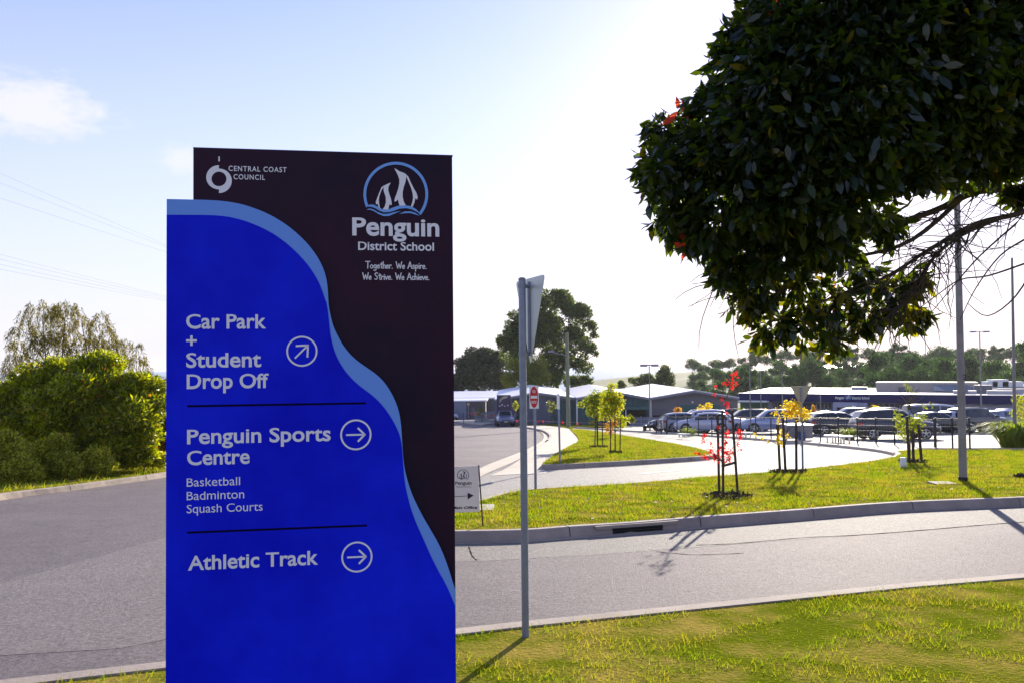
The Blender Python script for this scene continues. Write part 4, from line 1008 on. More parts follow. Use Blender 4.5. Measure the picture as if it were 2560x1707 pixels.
# roadside: weeping tree, big shrub, low shrubs
def rise(px, d): q_ = A(px, 1100, d); return (q_.x, d, -SL*d+.1)
def weeping(label, base, strands, spheres, seed, group=None, r0=.16):
    rng = np.random.default_rng(seed); b0 = Vector(base); t_ = thing('weeping_tree', label, 'tree', b0, 0, group)
    P, AX = [], []
    for c in spheres:
        for k in range(int(strands*(c[3]**2)/.6)):
            u = norm(rng.normal(0, 1, (1, 3)))[0]; u[2] = abs(u[2])*.9+.05
            s0 = np.array(c[:3])+u*c[3]*rng.uniform(.5, 1)
            ln = rng.uniform(.35, 1.0)*c[3]*1.25; m_ = int(10+ln*26); tt = np.linspace(0, 1, m_)
            q_ = s0+np.stack([u[0]*.35*tt*c[3], u[1]*.35*tt*c[3], -ln*tt**1.3], 1)+rng.normal(0, .02, (m_, 3)); P.append(q_); AX.append(np.tile([u[0]*.3, u[1]*.3, -1.], (m_, 1)))
    P = np.concatenate(P)-np.array(b0); AX = np.concatenate(AX)
    fast_mesh('foliage', leafset(P, .15, .024, AX, rng, .45), 4, ML_weep, t_)
    sp = [(s[0]-b0.x, s[1]-b0.y, s[2]-b0.z, s[3]) for s in spheres]
    obj('trunk', limbs((0, 0, 0), sp, r0*.55, rng, 12, .45), M_barkd, t_, .8); return t_
d = 29
weeping('tall weeping tree with grey-green strands behind the big roadside shrub', rise(215, d), 70,
        PX([(60, 830, 0, 40), (105, 790, .3, 48), (115, 860, 0, 50), (165, 790, 0, 42), (60, 905, .4, 42), (160, 850, .5, 50), (165, 768, 0, 26), (225, 860, .3, 45), (205, 810, .4, 30), (258, 830, -.3, 38), (285, 868, 0, 42), (250, 795, 0, 24), (20, 940, 0, 36), (40, 870, .3, 30), (200, 905, 0, 50), (300, 900, .2, 36)], d), 5)
weeping('narrow weeping tree with a bronze peak right of the big shrub', rise(350, 27), 110,
        PX([(345, 868, 0, 18), (342, 900, 0, 26), (355, 940, 0, 32), (385, 960, .2, 34), (330, 945, 0, 28), (400, 1010, .2, 40), (395, 1070, 0, 40), (425, 960, .2, 34), (430, 1050, 0, 40)], 27), 6, r0=.1)
d = 24.5
sp = PX([(215, 925, 0, 42), (150, 935, .2, 42), (275, 925, .2, 45), (90, 965, 0, 50), (45, 1010, .3, 55), (140, 1000, -.4, 62), (215, 990, -.6, 66), (290, 985, -.3, 62), (345, 975, .1, 48), (375, 1015, 0, 45), (330, 1040, -.4, 60), (255, 1060, -.6, 62), (170, 1070, -.4, 66), (80, 1075, 0, 62), (20, 1070, .3, 60), (350, 1095, -.3, 42), (300, 1120, -.4, 45), (-30, 1040, .4, 70), (200, 1130, -.2, 50), (330, 1130, -.4, 36), (-70, 1110, .4, 60), (300, 1150, -.3, 24), (340, 1148, -.3, 24), (270, 1150, -.2, 30), (375, 1135, -.2, 24), (100, 1140, -.2, 45)], d)
tree('roadside_shrub', 'large rounded glossy green shrub filling the bank behind the left kerb', 'shrub', rise(230, d), sp, 70000, .15, .06, ML_bush, .12, 21, shell=.3, up=.3, jit=.6, sub=11)
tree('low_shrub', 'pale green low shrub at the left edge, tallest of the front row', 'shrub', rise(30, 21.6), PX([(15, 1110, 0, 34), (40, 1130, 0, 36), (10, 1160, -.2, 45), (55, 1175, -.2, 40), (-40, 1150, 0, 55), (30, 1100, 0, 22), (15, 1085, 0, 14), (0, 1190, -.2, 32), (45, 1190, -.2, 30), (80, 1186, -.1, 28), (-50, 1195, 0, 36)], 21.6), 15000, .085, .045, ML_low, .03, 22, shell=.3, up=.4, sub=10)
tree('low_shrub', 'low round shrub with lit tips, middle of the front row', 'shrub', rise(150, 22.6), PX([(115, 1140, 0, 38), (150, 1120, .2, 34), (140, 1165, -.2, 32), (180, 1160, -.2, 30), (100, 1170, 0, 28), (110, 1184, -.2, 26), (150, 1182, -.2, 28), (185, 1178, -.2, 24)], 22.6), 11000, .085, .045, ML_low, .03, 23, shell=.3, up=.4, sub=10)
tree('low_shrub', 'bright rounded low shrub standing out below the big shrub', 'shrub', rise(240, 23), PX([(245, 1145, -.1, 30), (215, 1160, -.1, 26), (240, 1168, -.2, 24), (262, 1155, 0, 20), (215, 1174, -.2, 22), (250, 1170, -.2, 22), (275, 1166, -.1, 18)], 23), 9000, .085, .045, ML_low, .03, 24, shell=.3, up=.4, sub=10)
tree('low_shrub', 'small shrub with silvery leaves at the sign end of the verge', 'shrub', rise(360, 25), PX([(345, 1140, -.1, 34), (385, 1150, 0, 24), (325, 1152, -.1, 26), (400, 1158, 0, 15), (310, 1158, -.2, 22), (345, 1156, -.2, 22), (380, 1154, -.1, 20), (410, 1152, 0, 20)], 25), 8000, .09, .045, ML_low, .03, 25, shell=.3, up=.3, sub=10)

tree('yellow_shrub', 'yellowish shrub with orange blooms between the big shrub and the blue sign', 'shrub', rise(400, 26.5), PX([(400, 1010, 0, 34), (385, 1060, 0, 34), (420, 1070, 0, 36), (395, 1110, 0, 34), (430, 1125, 0, 30), (375, 1120, 0, 24), (425, 1020, 0, 30), (450, 1080, 0, 40), (380, 980, 0, 20)], 26.5), 14000, .09, .04, mat_leaf('bloom_shrub_leaf', (.07, .075, .006), (.18, .16, .015), .45, .45, (2, 1.8, .4), .2, rare=(.7, .16, .05), rare_amt=.05), .05, 26, shell=.3, up=.3, sub=8)
# the big-leaved tree leaning in from the right
d = 6.6
mg = [(1660, 330, .2, 60), (1640, 420, 0, 55), (1690, 470, -.2, 90), (1745, 388, -.3, 90), (1788, 288, -.2, 88), (1838, 188, -.1, 86), (1893, 85, 0, 86), (1945, -20, 0, 96), (2400, 405, -.3, 70), (2480, 415, -.2, 60), (2350, 380, -.3, 70),
      (1700, 560, 0, 60), (1780, 570, -.3, 80), (1830, 640, -.1, 70), (1850, 480, -.5, 110), (1870, 340, -.6, 120), (1910, 200, -.5, 120), (1970, 60, -.4, 130), (1900, 720, 0, 60), (1860, 760, .1, 40),
      (1930, 600, -.3, 90), (1980, 480, -.7, 120), (2010, 330, -.8, 130), (2060, 180, -.7, 140), (2110, 30, -.6, 150), (2000, 700, 0, 70), (1930, 820, .1, 50), (2010, 810, .1, 60), (2090, 760, .2, 60),
      (2080, 600, -.2, 80), (2120, 480, -.6, 110), (2160, 340, -.8, 130), (2210, 180, -.8, 140), (2260, 20, -.7, 150), (2160, 680, .2, 50), (2170, 790, .3, 50), (2080, 850, .3, 40), (2230, 740, .4, 55), (2280, 790, .5, 40), (2290, 700, .5, 28),
      (2280, 400, -.6, 90), (2330, 260, -.7, 130), (2380, 110, -.7, 140), (2430, -40, -.6, 150), (2430, 330, -.5, 90), (2480, 220, -.6, 130), (2540, 80, -.6, 150), (2560, 330, -.4, 100), (2640, 200, -.4, 160), (2220, 560, 0, 45), (2540, 470, .2, 40), (2680, 380, 0, 110), (2700, 20, -.3, 180), (2250, 300, .6, 150), (2000, 300, .6, 160), (2100, 100, .7, 160), (2450, 120, .7, 160), (1860, 300, .5, 110), (1950, 550, .4, 90)]
sp = [(*A(a, b_, d+dd), r*d/2000.) for a, b_, dd, r in mg]
base = Vector((6.3, 7.2, -SL*7.2+.13))
rng = np.random.default_rng(31)
mt = thing('magnolia_tree', 'big dark-leaved tree overhanging from the upper right with bare twigs beneath', 'tree', base)
P, U = [], []
for s_, (a, b_, dd, r) in zip(sp, mg):
    edge = 1.0 if r < 75 else .8
    if b_ > 640: edge = .5
    k = int(760*(s_[3]/.3)**2*edge)
    p, u = blob(rng, s_[:3], s_[3]*.9, int(k*.7), .4); P.append(p); U.append(u)
    for _ in range(5):                     # sprigs that break the outline
        uu = norm(rng.normal(0, 1, (1, 3)))[0]; p, u = blob(rng, np.array(s_[:3])+uu*s_[3]*rng.uniform(.75, 1.08), s_[3]*rng.uniform(.2, .36), max(8, int(k*.075)), .5); P.append(p); U.append(u)
P = np.concatenate(P)-np.array(base); U = np.concatenate(U)
def magleaf(P, U, rng):
    n = len(P); a = norm(U*.7+np.array([0, 0, -.75])+rng.normal(0, .5, (n, 3))); s = norm(np.cross(a, norm(rng.normal(0, 1, (n, 3))+np.array([0, 0, 1.]))))
    nn_ = np.cross(a, s); l = .12*rng.uniform(.6, 1.25, (n, 1)); w_ = l*.40
    v = [P, P+a*l*.28+s*w_*.44+nn_*l*.05, P+a*l*.62+s*w_*.46+nn_*l*.06, P+a*l-nn_*l*.08, P+a*l*.62-s*w_*.46+nn_*l*.06, P+a*l*.28-s*w_*.44+nn_*l*.05]
    return np.stack(v, 1)
fast_mesh('foliage', magleaf(P, U, rng), 6, ML_mag, mt)
P, U = [], []
for s_, (a, b_, dd, r) in zip(sp, mg):
    if b_ > 690:
        for _ in range(9):
            uu = norm(rng.normal(0, 1, (1, 3)))[0]; p, u = blob(rng, np.array(s_[:3])+uu*s_[3]*rng.uniform(.6, 1.15), s_[3]*rng.uniform(.25, .4), 5, .5); P.append(p); U.append(u)
P = np.concatenate(P)-np.array(base); U = np.concatenate(U)
o = fast_mesh('foliage', magleaf(P, U, rng)*1.0, 6, mat_leaf('magnolia_backlit_old_leaf', (.05, .062, .006), (.17, .155, .01), .55, .35, (2.4, 2.3, .4), .2, rare=(.45, .10, .02), rare_amt=.012), mt); o['label'] = 'sparse golden lower leaves'  # gold of old leaves plus a backlit glow put into the leaf colour
P, U = [], []
for c_ in ((1692, 278), (1952, 8), (1940, 40), (1720, 610)):
    p, u = blob(rng, A(c_[0], c_[1], 6.35), .05, 7, .4); P.append(p); U.append(u+np.array([0, 0, 1.6]))
P = np.concatenate(P)-np.array(base); U = np.concatenate(U)
o = fast_mesh('foliage', magleaf(P, U, rng), 6, mat_leaf('magnolia_new_leaf', (.5, .05, .03), (.6, .10, .05), .5, .35, (1.5, 1.2, 1.0), .2), mt); o['label'] = 'red new leaf tips'
b = MB(); T = Vector((0, 0, 0)); H = A(2680, 440, 6.9)-base
b.tube([(0, 0, -.1), (-.1, -.05, H.z*.5), tuple(H)], [.17, .14, .11], 10)
def br(pts, r0, r1, dj=.0):
    P_ = [A(a, b_, dd)-base for a, b_, dd in pts]; P_ = smooth_line(P_, 4); n = len(P_)
    b.tube([tuple(p) for p in P_], [r0+(r1-r0)*i/(n-1) for i in range(n)], 7); return P_
main = [br([(2700, 440, 6.9), (2560, 470, 6.8), (2440, 480, 6.7), (2330, 530, 6.6), (2200, 560, 6.6), (2050, 520, 6.5), (1880, 480, 6.5)], .042, .01),
        br([(2690, 460, 6.9), (2560, 530, 6.7), (2440, 560, 6.7), (2330, 620, 6.7), (2220, 690, 6.7), (2120, 730, 6.7), (2000, 780, 6.7)], .028, .005),
        br([(2500, 545, 6.7), (2400, 590, 6.7), (2330, 650, 6.7), (2270, 740, 6.8), (2230, 790, 6.8)], .022, .004),
        br([(2700, 430, 7), (2500, 330, 6.9), (2300, 240, 6.8), (2100, 200, 6.7), (1900, 240, 6.6)], .055, .01),
        br([(2700, 420, 7), (2560, 250, 6.9), (2420, 100, 6.9), (2300, -40, 6.9)], .05, .012),
        br([(2400, 500, 6.7), (2280, 600, 6.6), (2150, 640, 6.6), (1960, 660, 6.6), (1820, 700, 6.6)], .022, .005)]
obj('trunk', b, M_barkd, mt, .8)
b = MB()
for _ in range(260):
    ln = main[RS.choice([0, 1, 1, 2, 2, 5])]; p = ln[RS.randrange(len(ln)//6, len(ln))]
    v = Vector((RS.uniform(-1, .35), RS.uniform(-.5, .5), RS.uniform(-.75, .15))).normalized(); L_ = RS.uniform(.25, .75); pts = [p]
    for k in range(5):
        v = (v+Vector((RS.gauss(0, .22), RS.gauss(0, .22), RS.gauss(-.05, .22)))).normalized(); pts.append(pts[-1]+v*L_/5)
    b.tube([tuple(x) for x in pts], [.006, .005, .004, .0035, .003, .002], 4, False)
for pts in ([(2560, 660, 6.9), (2470, 690, 6.9), (2400, 700, 6.9), (2340, 740, 6.9), (2260, 800, 6.9)], [(2560, 600, 6.8), (2500, 640, 6.8), (2440, 720, 6.8), (2400, 800, 6.8)], [(2600, 640, 6.9), (2540, 740, 6.9), (2470, 790, 6.9), (2420, 760, 6.9)], [(2540, 560, 6.8), (2450, 640, 6.8), (2380, 720, 6.8), (2330, 780, 6.8)]): br(pts, .009, .003)
obj('twig', b, M_barkd, mt)

# trees beyond the halls
def gum(label, basepx, d, spheres, n, seed, lm, L=.5, Wd=.22, r0=.35, shell=.28, name='gum_tree', **k):
    q_ = A(basepx, 1000, d); return tree(name, label, 'tree', (q_.x, d, gz(d)), PX(spheres, d), n, L, Wd, lm, r0, seed, shell=shell, **k)
gum('tall spreading gum tree with sky gaps behind the near road sign', 1385, 140, [(1385, 755, 0, 35), (1350, 760, 0, 28), (1420, 775, 0, 35), (1330, 800, 0, 40), (1380, 810, 0, 45), (1440, 800, 0, 38), (1470, 820, 0, 22), (1300, 800, 0, 28), (1275, 830, 0, 30), (1320, 850, 0, 48), (1380, 860, 0, 50), (1440, 860, 0, 40), (1475, 875, 0, 18), (1260, 865, 0, 25), (1300, 890, 0, 45), (1400, 910, 0, 45), (1450, 915, 0, 30), (1380, 950, 0, 38), (1440, 955, 0, 26), (1470, 955, 0, 16), (1340, 930, 0, 40), (1484, 840, 0, 10), (1490, 885, 0, 8), (1400, 738, 0, 14)], 40000, 41, ML_euc, .5, .27, .4, .3, sub=6, subr=(.3, .55), core=.6)
gum('dark dense round tree left of the tall gum, at the blue sign edge', 1200, 178, [(1200, 900, 0, 35), (1165, 920, 0, 32), (1230, 910, 0, 35), (1150, 950, 0, 30), (1200, 950, 0, 45), (1245, 955, 0, 35), (1140, 980, 0, 25), (1100, 960, 0, 40)], 34000, 42, ML_eucd, .55, .32, .3, .3, sub=7)
gum('yellow-green bushy tree in front of the tall gum tree', 1310, 127, [(1290, 925, 0, 30), (1340, 920, 0, 32), (1360, 940, 0, 24), (1280, 955, 0, 30), (1330, 960, 0, 35), (1305, 940, 0, 28)], 11000, 43, ML_yel, .3, .18, .2, .3, sub=7)
gum('upright gum tree rising over the glaring roof', 1662, 165, [(1662, 925, 0, 14), (1655, 938, 0, 15), (1672, 942, 0, 14), (1660, 955, 0, 20), (1678, 955, 0, 10), (1645, 958, 0, 12)], 3600, 44, ML_euc, .45, .22, .2, .28)
gum('low flat-topped gum left of the upright gum over the roof', 1615, 165, [(1610, 945, 0, 12), (1595, 955, 0, 12), (1622, 942, 0, 10), (1630, 955, 0, 12), (1580, 950, 0, 8), (1608, 962, 0, 14)], 2600, 45, ML_euc, .45, .22, .2, .28)
gum('tiny gum silhouette alone left of the flat-topped gum', 1553, 170, [(1553, 958, 0, 8), (1548, 964, 0, 6), (1558, 964, 0, 6)], 700, 46, ML_euc, .4, .2, .12, .3)

# wooded hill at the right: one hill, trees copied over it
b = MB(); nx, ny = 24, 12
for j in range(ny):
    for i in range(nx):
        x = 20+i*14; y = 185+j*26; fx = min(1, max(0, (x-30)/90)); z = -9.6+min(y-185, 120)*.062*fx+1.5*math.sin(x*.03)*fx+.6*math.sin(y*.06+x*.02)
        if j == 0 or i == 0: z = -9.6
        b.v.append((x, y, z))
for j in range(ny-1):
    for i in range(nx-1): k = j*nx+i; b.f.append((k, k+1, k+1+nx, k+nx))
struct(obj('hill', b, mat('hill_scrub', (.045, .07, .02), .95, (.08, .10, .035), .08), None, 0))
def hillz(x, y): fx = min(1, max(0, (x-30)/90)); return -9.6+min(max(y-185, 0), 120)*.062*fx+1.5*math.sin(x*.03)*fx+.6*math.sin(y*.06+x*.02)
protos = []
rng = np.random.default_rng(77)
kinds = [('dense round dark tree in the wood beyond the school', 3.4, 3.8, 5.0, .38), ('flat-topped gum tree along the far hill skyline', 4.0, 3.0, 6.5, .45), ('small bushy tree at the foot of the far wood', 3.0, 2.4, 3.0, .35), ('tall loose gum tree in the far wood', 3.0, 4.0, 8.0, .45)]
for i, (lab, rx, rz, zc, L_) in enumerate(kinds):
    sp = crown_spheres(rng, (0, 0, zc), rx, rx, rz, 15, rx*.26, rx*.48)
    protos.append(tree('forest_tree', lab, 'tree', (0, 0, 0), sp, 4200 if i != 1 else 3000, L_, L_*.6, ML_hill, .22, 80+i, 'trees of the far wood', shell=.25, nl=6, squash=(1, 1, .85), part='crown', sub=5, subr=(.35, .6)))
used = set()
def put(i, px, d, s=1.0):
    x = (px-1280)/2000*d; z = hillz(x, d)-.2; rz = RS.uniform(0, 6.28); s = s*RS.uniform(.85, 1.15)
    if i not in used: used.add(i); o = protos[i]; o.location = (x, d, z); o.rotation_euler = (0, 0, rz); o.scale = (s, s, s)
    else: dup(protos[i], (x, d, z), rz, s=s)
for px in range(1700, 2700, 19): put(RS.choice([0, 2, 0, 2, 3]), px+RS.uniform(-9, 9), RS.uniform(190, 205), .75 if px < 1950 else .85)
for px in range(1740, 2760, 21): put(RS.choice([0, 1, 3, 0, 1]), px+RS.uniform(-10, 10), RS.uniform(232, 255), .82 if px < 1950 else .95)
for px in range(1730, 2780, 24): put(RS.choice([1, 3, 1, 0]), px+RS.uniform(-12, 12), RS.uniform(285, 315), .85 if px < 1950 else 1.0)
for px, d, i, s_ in ((2200, 182, 0, 1.45), (2275, 188, 0, 1.25), (2360, 180, 0, 1.3), (2420, 185, 3, 1.05), (2490, 182, 0, 1.5), (2580, 180, 3, 1.2), (1920, 190, 0, .9), (1955, 190, 0, .85)): put(i, px, d, s_)

# ------------------------------------------------------------------ saplings with stakes
def mulch(px, py, rpx, label, h=LH):
    q_ = W(px, py, h); r = rpx*q_.y/2000; rng = np.random.default_rng(int(px)); n = int(500)
    a = rng.uniform(0, 6.28, n); rr = r*np.sqrt(rng.uniform(0, 1, n)); P = np.stack([q_.x+rr*np.cos(a), q_.y+rr*np.sin(a)*1.1, 0*a], 1); P[:, 2] = -SL*P[:, 1]+h+.01+rng.uniform(0, .05, n)
    o = fast_mesh('mulch', leafset(P, .07, .035, np.array([[1., 0, 0]]), rng, 1.2), 4, M_mulch); tag(o, label, 'mulch', None, 'stuff'); return o
def stakes(lst, d, wpx, grp, label, base_h=LH):
    for (xb, yb), (xt, yt) in lst:
        q_ = W(xb, yb, base_h); e = A(xt, yt, q_.y); k = wpx*.78*q_.y/2000
        o = obj('tree_stake', MB().bar((0, 0, -.05), tuple(e-q_), k, k), M_stake); o.location = q_; tag(o, label, 'tree stake', grp)
def sapling(label, base, d, stem, leafblobs, n, L, Wd, lm, seed, twigs=True, jit=.9, shell=.5, lm2=None, blobs2=None, n2=0):
    q_ = W(*base, LH); d = q_.y; t_ = thing('young_tree', label, 'tree', q_); rng = np.random.default_rng(seed); k = d/2000
    st = [A(px, py, d)-q_ for px, py in stem]; b_ = MB(); b_.tube([tuple(p) for p in st], [1.6*k*(1-.75*i/(len(st)-1)) for i in range(len(st))], 7)
    sps = [(*(A(px, py, d+dd)-q_), r*1.3*k) for px, py, dd, r in leafblobs]
    for s_ in sps + ([(*(A(px, py, d+dd)-q_), r*k) for px, py, dd, r in blobs2] if blobs2 else []):
        c_ = Vector(s_[:3]); z_ = max(.3, c_.z-abs(c_.x)*.7-.1); a = min(st, key=lambda p: abs(p.z-z_)); b_.tube([tuple(a), tuple(a.lerp(c_, .5)+Vector((0, 0, .03))), tuple(c_)], [.5*k, .35*k, .2*k], 4)
    obj('trunk', b_, M_bark, t_)
    P, U = blobs(rng, sps, n, shell, (1, 1, 1)); fast_mesh('foliage', leafset(P, L, Wd, U*.5+np.array([0, 0, -.3]), rng, jit), 4, lm, t_)
    if blobs2:
        s2 = [(*(A(px, py, d+dd)-q_), r*k) for px, py, dd, r in blobs2]; P, U = blobs(rng, s2, n2, shell, (1, 1, 1)); fast_mesh('foliage', leafset(P, L, Wd, U*.5+np.array([0, 0, -.3]), rng, jit), 4, lm2, t_)
    return t_
# red sapling
sapling('scarlet-leaved sapling between dark stakes on the front lawn', (1808, 1238), 0, [(1808, 1238), (1810, 1160), (1806, 1090), (1815, 1000), (1830, 940)],
        [(1838, 935, 0, 8), (1832, 957, 0, 9), (1815, 957, 0, 6), (1830, 966, 0, 5), (1805, 998, 0, 4), (1815, 1008, 0, 6), (1820, 1016, 0, 5), (1816, 1029, 0, 4), (1788, 968, 0, 4), (1786, 986, 0, 3),
         (1760, 1090, 0, 8), (1757, 1102, 0, 5), (1848, 1078, 0, 8), (1849, 1092, 0, 6), (1816, 1083, 0, 8), (1815, 1105, 0, 10), (1776, 1105, 0, 4), (1775, 1122, 0, 6), (1748, 1133, 0, 6), (1765, 1142, 0, 8), (1788, 1137, 0, 10), (1815, 1130, 0, 12), (1830, 1130, 0, 8), (1800, 1118, 0, 8), (1822, 1147, 0, 9), (1787, 1145, 0, 8), (1845, 1110, 0, 5), (1850, 1122, 0, 4), (1797, 1066, 0, 4), (1740, 1130, 0, 4), (1775, 1128, 0, 6), (1805, 1150, 0, 8)], 900, .045, .032, ML_red, 51, shell=.8)
stakes([((1798, 1234), (1794, 1035)), ((1808, 1244), (1806, 1025)), ((1845, 1240), (1830, 1024))], 0, 6.5, 'stakes of the scarlet sapling', 'dark timber stake beside the scarlet-leaved sapling')
q = W(1802, 1160, LH); e1, e2 = A(1810, 1163, W(1802, 1244, LH).y), A(1838, 1155, W(1845, 1240, LH).y)
tag(obj('tree_tie', MB().bar(tuple(e1), tuple(e2), .012, .05), M_stake), 'dark strap tied between the stakes of the scarlet sapling', 'strap')
mulch(1820, 1240, 62, 'dark bark mulch ringed under the scarlet sapling')
# golden sapling
sapling('golden-yellow sapling between stakes left of the tan road sign', (1968, 1180), 0, [(1962, 1180), (1962, 1120), (1966, 1080), (1985, 1020)],
        [(1970, 1012, 0, 12), (1985, 1015, 0, 16), (1975, 1030, 0, 16), (1995, 1030, 0, 18), (2010, 1035, 0, 14), (1965, 1032, 0, 10), (2020, 1038, 0, 8), (1990, 1010, 0, 10), (1940, 1030, 0, 8), (1945, 1050, 0, 6), (1955, 1078, 0, 6), (1965, 1090, 0, 7), (1945, 1095, 0, 8), (1950, 1105, 0, 7), (1888, 1085, 0, 5), (1905, 1092, 0, 5), (1920, 1102, 0, 4), (1960, 1110, 0, 4)], 1300, .058, .042, ML_gold, 52, shell=.7)
stakes([((1950, 1178), (1944, 1060)), ((1964, 1181), (1957, 1043)), ((1991, 1177), (1990, 1044))], 0, 6.5, 'stakes of the golden sapling', 'dark timber stake beside the golden-yellow sapling')
mulch(1968, 1180, 44, 'dark bark mulch ringed under the golden sapling')
# green sapling by the lawn end
sapling('green-leaved sapling with a tall thin bare top near the dark car', (2275, 1150), 0, [(2275, 1150), (2276, 1080), (2272, 1020), (2266, 955)],
        [(2245, 1045, 0, 10), (2260, 1055, 0, 14), (2290, 1050, 0, 14), (2305, 1040, 0, 9), (2250, 1065, 0, 9), (2265, 1080, 0, 12), (2250, 1085, 0, 9), (2290, 1070, 0, 10), (2268, 1095, 0, 10), (2300, 1060, 0, 8), (2240, 1030, 0, 6), (2312, 1015, 0, 5), (2330, 1010, 0, 5), (2266, 960, 0, 5), (2270, 970, 0, 5), (2278, 975, 0, 4), (2280, 1060, 0, 12)], 1100, .07, .045, ML_green, 53)
o = bpy.data.objects['young_tree.002']
b = MB(); q = W(2275, 1150, LH)
for k in range(34):
    s0 = A(2272+RS.uniform(-3, 3), RS.uniform(1000, 1030), q.y)-q; e = A(RS.uniform(2240, 2312), RS.uniform(958, 1000), q.y)-q
    b.tube([tuple(s0), tuple(s0.lerp(e, .5)+Vector((RS.gauss(0, .05), RS.gauss(0, .1), .03))), tuple(e)], [.008, .006, .003], 4, False)
obj('twig', b, M_bark, o)
stakes([((2273, 1156), (2267, 1040)), ((2284, 1155), (2281, 1075)), ((2304, 1152), (2296, 1060))], 0, 6.5, 'stakes of the green sapling', 'dark timber stake beside the green-leaved sapling')
mulch(2280, 1154, 33, 'dark bark mulch ringed under the green sapling')
# lime saplings on the island
sapling('lime and yellow sapling, nearer of the pair on the island lawn', (1542, 1130), 0, [(1538, 1130), (1538, 1080), (1536, 1030), (1528, 965)],
        [(1530, 965, 0, 10), (1525, 980, 0, 16), (1538, 992, 0, 15), (1545, 1005, 0, 14), (1525, 1005, 0, 18), (1540, 1020, 0, 14), (1515, 1020, 0, 16), (1530, 1033, 0, 14), (1510, 1035, 0, 12), (1550, 1045, 0, 9), (1565, 1048, 0, 7), (1555, 1060, 0, 8), (1550, 1000, 0, 8), (1512, 995, 0, 12)], 2600, .09, .065, ML_lime, 54)
stakes([((1526, 1131), (1527, 1045)), ((1538, 1131), (1537, 1040)), ((1550, 1130), (1551, 1048))], 0, 3.2, 'stakes of the nearer lime sapling', 'thin dark stake under the nearer lime sapling')
mulch(1538, 1131, 16, 'dark mulch strip under the nearer lime sapling')
sapling('deeper green sapling, farther left of the pair on the island lawn', (1494, 1116), 0, [(1494, 1116), (1492, 1070), (1490, 1020), (1495, 985)],
        [(1490, 990, 0, 14), (1478, 1000, 0, 14), (1500, 1000, 0, 16), (1465, 1008, 0, 10), (1452, 1011, 0, 6), (1485, 1018, 0, 16), (1500, 1025, 0, 14), (1478, 1030, 0, 10), (1495, 1040, 0, 10), (1510, 985, 0, 10)], 2000, .10, .07, ML_green, 55)
stakes([((1487, 1116), (1489, 1040)), ((1494, 1116), (1494, 1040)), ((1506, 1115), (1506, 1045))], 0, 3.0, 'stakes of the deeper green sapling', 'thin dark stake under the deeper green sapling')
mulch(1496, 1117, 24, 'dark mulch ring under the deeper green sapling')
sapling('small orange and green sapling behind the nearer lime sapling', (1527, 1094), 0, [(1527, 1094), (1527, 1075), (1525, 1060)],
        [(1527, 1060, 0, 10), (1520, 1072, 0, 8), (1535, 1055, 0, 8), (1528, 1078, 0, 7)], 420, .11, .08, ML_orange, 56)
# car-park saplings behind the first row of cars
for i, (px, top, w_, lm, lab) in enumerate([(1696, 1018, 11, ML_orange, 'orange-tipped small tree rising behind the first parked cars'), (1764, 1005, 17, ML_gold, 'golden round-headed small tree behind the white hatchback'), (1858, 1015, 14, ML_green, 'green and orange small tree beside the thin pale pole'),
        (1912, 1016, 8, ML_orange, 'sparse bronze small tree before the grey school wall'), (2035, 1010, 9, ML_orange, 'thin bronze small tree left of the school entrance'), (2122, 1014, 8, ML_yel, 'pale small tree standing before the entrance doors'), (2180, 1010, 18, ML_gold, 'orange and gold small tree right of the school entrance')]):
    d = 66 if i < 3 else 76; k = d/2000; q_ = A(px, 1000, d); q_.z = gz(d); t_ = thing('car_park_tree', lab, 'tree', q_)
    zt_ = A(px, top, d).z-q_.z; rng = np.random.default_rng(60+i)
    sps = [(rng.normal(0, .45)*w_*k, rng.normal(0, .3)*w_*k, zt_-w_*k*rng.uniform(.4, 2.2), w_*k*rng.uniform(.35, .55)) for _ in range(8)]
    P, U = blobs(rng, sps, 420, .45, (1, 1, 1)); fast_mesh('foliage', leafset(P, .13, .1, U, rng, .9), 4, lm, t_)
    obj('trunk', limbs((0, 0, 0), sps, .03, rng, 6, .5), M_bark, t_)
# small trees by the halls
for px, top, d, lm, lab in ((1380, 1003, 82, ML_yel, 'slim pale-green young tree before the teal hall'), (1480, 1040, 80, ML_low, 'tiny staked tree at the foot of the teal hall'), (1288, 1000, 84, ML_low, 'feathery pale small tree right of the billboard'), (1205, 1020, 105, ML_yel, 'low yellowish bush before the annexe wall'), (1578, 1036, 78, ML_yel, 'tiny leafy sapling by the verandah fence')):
    q_ = A(px, 1000, d); q_.z = gz(d); t_ = thing('small_tree', lab, 'tree', q_); k = d/2000; zt_ = A(px, top, d).z-q_.z; rng = np.random.default_rng(px)
    sps = [(rng.normal(0, 3.5)*k, rng.normal(0, 3)*k, zt_-k*rng.uniform(3, 22), k*rng.uniform(3, 6)) for _ in range(7)]; sps = [s_ for s_ in sps if s_[2] > .3] or [(0, 0, zt_*.7, 4*k)]
    P, U = blobs(rng, sps, 320, .45, (1, 1, 1)); fast_mesh('foliage', leafset(P, .16, .1, U, rng, .9), 4, lm, t_)
    obj('trunk', limbs((0, 0, 0), sps, .04, rng, 5, .5), M_bark, t_)
